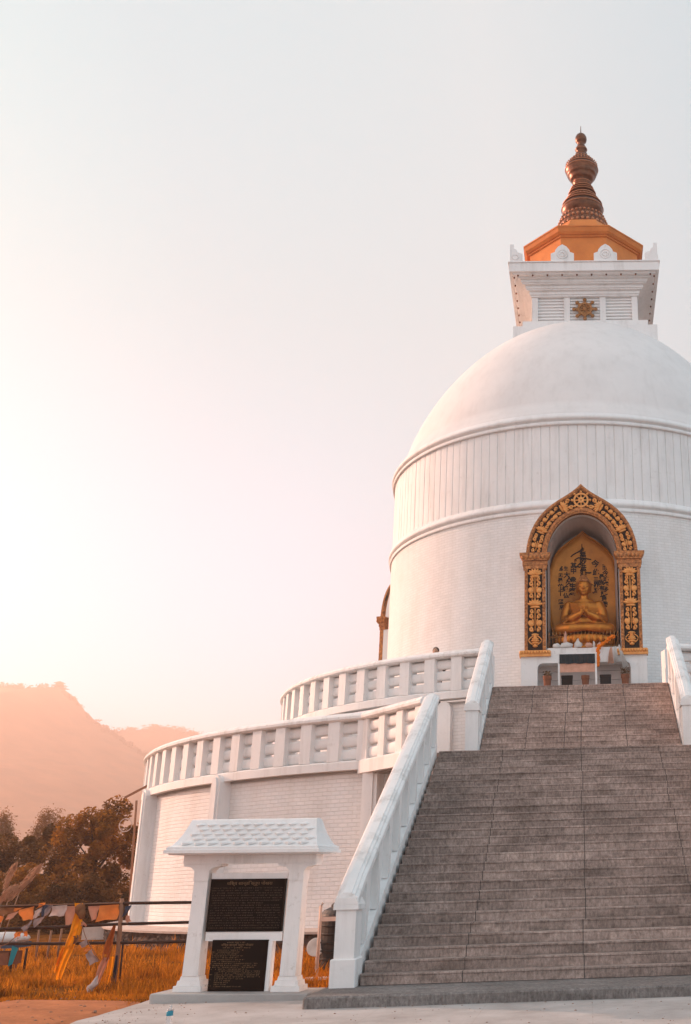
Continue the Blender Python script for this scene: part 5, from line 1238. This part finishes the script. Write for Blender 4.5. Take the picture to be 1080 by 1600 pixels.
# ------------------------------------------------------------------ air, sky, sun
SUN_AZ, SUN_EL = 116.0, 15.5           # azimuth from the shrine's front towards the left
sd = Vector((-sin(radians(SUN_AZ))*cos(radians(SUN_EL)), -cos(radians(SUN_AZ))*cos(radians(SUN_EL)), sin(radians(SUN_EL))))
HAZE, ANISO = .00086, .5
mb = MB(); mb.box((-1950, -400, -3.5), (1950, 2250, 212)); hz_ = mb.build('haze', None)
hm = bpy.data.materials.new('evening_haze'); hm.use_nodes = True; nt = hm.node_tree; nt.nodes.clear()
ou = nt.nodes.new('ShaderNodeOutputMaterial'); pvn = nt.nodes.new('ShaderNodeVolumePrincipled')
pvn.inputs['Color'].default_value = (1.0, .78, .69, 1); pvn.inputs['Density'].default_value = HAZE; pvn.inputs['Anisotropy'].default_value = ANISO
nt.links.new(pvn.outputs[0], ou.inputs['Volume'])
hz_.data.materials.clear(); hz_.data.materials.append(hm); hz_['kind'] = 'stuff'; tag(hz_, 'thin warm evening haze filling the air over the valley', 'haze')

w = bpy.data.worlds.new('World'); S.world = w; w.use_nodes = True; nt = w.node_tree
bg = nt.nodes['Background']; sky = nt.nodes.new('ShaderNodeTexSky'); sky.sky_type = 'NISHITA'; sky.sun_disc = False
sky.sun_elevation = radians(SUN_EL); sky.sun_rotation = atan2(sd.x, sd.y); sky.air_density = 1.0; sky.dust_density = 5.0; sky.ozone_density = 1.0
# high thin overcast veil: bright towards the sun, paler and cooler away from it
tc = nt.nodes.new('ShaderNodeTexCoord'); dt = nt.nodes.new('ShaderNodeVectorMath'); dt.operation = 'DOT_PRODUCT'
nt.links.new(tc.outputs['Generated'], dt.inputs[0]); dt.inputs[1].default_value = sd
rp = nt.nodes.new('ShaderNodeValToRGB'); mr = nt.nodes.new('ShaderNodeMapRange'); mr.inputs[1].default_value = -1; mr.inputs[2].default_value = 1
nt.links.new(dt.outputs['Value'], mr.inputs[0]); nt.links.new(mr.outputs[0], rp.inputs[0])
VEIL = [(0.0, (.66, .90, 1.05)), (.40, (.58, .79, .92)), (.58, (.32, .37, .39)), (.68, (.43, .55, .60)), (.78, (.50, .60, .63)), (.88, (.36, .56, .62)), (.935, (.28, .585, .65)), (.967, (1.6, 1.3, 1.1)), (1.0, (6.0, 3.2, 2.3))]
el = rp.color_ramp.elements; el[0].position, el[0].color = VEIL[0][0], c4(VEIL[0][1]); el[1].position, el[1].color = VEIL[-1][0], c4(VEIL[-1][1])
for p, c in VEIL[1:-1]: e = el.new(p); e.color = c4(c)
VEIL_K, SKY_K = 8.33, .08
m1 = nt.nodes.new('ShaderNodeVectorMath'); m1.operation = 'SCALE'; m1.inputs['Scale'].default_value = VEIL_K; nt.links.new(rp.outputs[0], m1.inputs[0])
m2 = nt.nodes.new('ShaderNodeVectorMath'); m2.operation = 'SCALE'; m2.inputs['Scale'].default_value = SKY_K; nt.links.new(sky.outputs[0], m2.inputs[0])
ad = nt.nodes.new('ShaderNodeVectorMath'); ad.operation = 'ADD'; nt.links.new(m1.outputs[0], ad.inputs[0]); nt.links.new(m2.outputs[0], ad.inputs[1])
# bright warm sky patch added out of view at left to light the walls
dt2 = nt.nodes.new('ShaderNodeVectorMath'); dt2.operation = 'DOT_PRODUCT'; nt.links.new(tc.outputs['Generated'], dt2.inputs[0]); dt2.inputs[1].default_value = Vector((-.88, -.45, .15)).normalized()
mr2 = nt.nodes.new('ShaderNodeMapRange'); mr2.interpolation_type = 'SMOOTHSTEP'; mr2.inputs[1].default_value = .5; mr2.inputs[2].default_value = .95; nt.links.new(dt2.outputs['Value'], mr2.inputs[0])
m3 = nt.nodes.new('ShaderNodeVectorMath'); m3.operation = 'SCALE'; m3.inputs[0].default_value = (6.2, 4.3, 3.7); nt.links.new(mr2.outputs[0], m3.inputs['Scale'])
# paler, cooler air low over the horizon, seen through the warm haze
sz = nt.nodes.new('ShaderNodeSeparateXYZ'); nt.links.new(tc.outputs['Generated'], sz.inputs[0])
mr3 = nt.nodes.new('ShaderNodeMapRange'); mr3.interpolation_type = 'SMOOTHSTEP'; mr3.inputs[1].default_value = .52; mr3.inputs[2].default_value = .08; nt.links.new(sz.outputs['Z'], mr3.inputs[0])
m4 = nt.nodes.new('ShaderNodeVectorMath'); m4.operation = 'SCALE'; m4.inputs[0].default_value = (0, 1.45, 3.1)
mr4 = nt.nodes.new('ShaderNodeMapRange'); mr4.interpolation_type = 'SMOOTHSTEP'; mr4.inputs[1].default_value = .74; mr4.inputs[2].default_value = .86; nt.links.new(mr.outputs[0], mr4.inputs[0])
mu = nt.nodes.new('ShaderNodeMath'); mu.operation = 'MULTIPLY'; nt.links.new(mr3.outputs[0], mu.inputs[0]); nt.links.new(mr4.outputs[0], mu.inputs[1]); nt.links.new(mu.outputs[0], m4.inputs['Scale'])
ad3 = nt.nodes.new('ShaderNodeVectorMath'); ad3.operation = 'ADD'; nt.links.new(ad.outputs[0], ad3.inputs[0]); nt.links.new(m4.outputs[0], ad3.inputs[1]); ad = ad3
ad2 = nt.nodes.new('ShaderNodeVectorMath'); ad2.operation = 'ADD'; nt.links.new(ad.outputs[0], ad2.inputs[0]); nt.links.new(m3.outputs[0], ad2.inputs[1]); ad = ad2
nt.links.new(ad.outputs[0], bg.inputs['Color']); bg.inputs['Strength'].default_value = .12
su = bpy.data.lights.new('sun', 'SUN'); su.energy = 5.0; su.angle = radians(.6); su.color = (1.0, .60, .43)
so = bpy.data.objects.new('sun', su); COL.objects.link(so); so.rotation_euler = (-sd).to_track_quat('-Z', 'Y').to_euler(); so.location = (-30, 60, 40)

# ------------------------------------------------------------------ camera
p_, r_, y_ = radians(19.29), radians(-1.72), radians(-1.54)-.0055
cp, sp, cr, sr, cy, sy = cos(p_), sin(p_), cos(r_), sin(r_), cos(y_), sin(y_)
Rm = Matrix(((cr, 0, sr), (0, 1, 0), (-sr, 0, cr))) @ Matrix(((1, 0, 0), (0, cp, sp), (0, -sp, cp))) @ Matrix(((cy, sy, 0), (-sy, cy, 0), (0, 0, 1)))
rt, fw, up = Vector(Rm[0]), Vector(Rm[1]), Vector(Rm[2])
cam = bpy.data.cameras.new('camera'); co = bpy.data.objects.new('camera', cam); COL.objects.link(co)
Mw = Matrix.Identity(4)
for i in range(3): Mw[i][0], Mw[i][1], Mw[i][2] = rt[i], up[i], -fw[i]
Mw.translation = (0, 0, H); co.matrix_world = Mw
cam.sensor_fit = 'HORIZONTAL'; cam.sensor_width = 36; cam.lens = 36*1600/1080; cam.shift_x = (540-960)/1080; cam.shift_y = 0; cam.clip_end = 5000; cam.clip_start = .1
S.camera = co
S.view_settings.view_transform = 'Standard'; S.view_settings.look = 'None'; S.view_settings.exposure = .35; S.view_settings.gamma = 1; S.view_settings.use_curve_mapping = False
S.render.engine = 'CYCLES'; cy_ = S.cycles
cy_.use_denoising = True; cy_.max_bounces = 8; cy_.diffuse_bounces = 4; cy_.volume_bounces = 2; cy_.transmission_bounces = 6; cy_.transparent_max_bounces = 8
try: cy_.denoiser = 'OPENIMAGEDENOISE'
except Exception: pass
S.render.resolution_x, S.render.resolution_y = 691, 1024
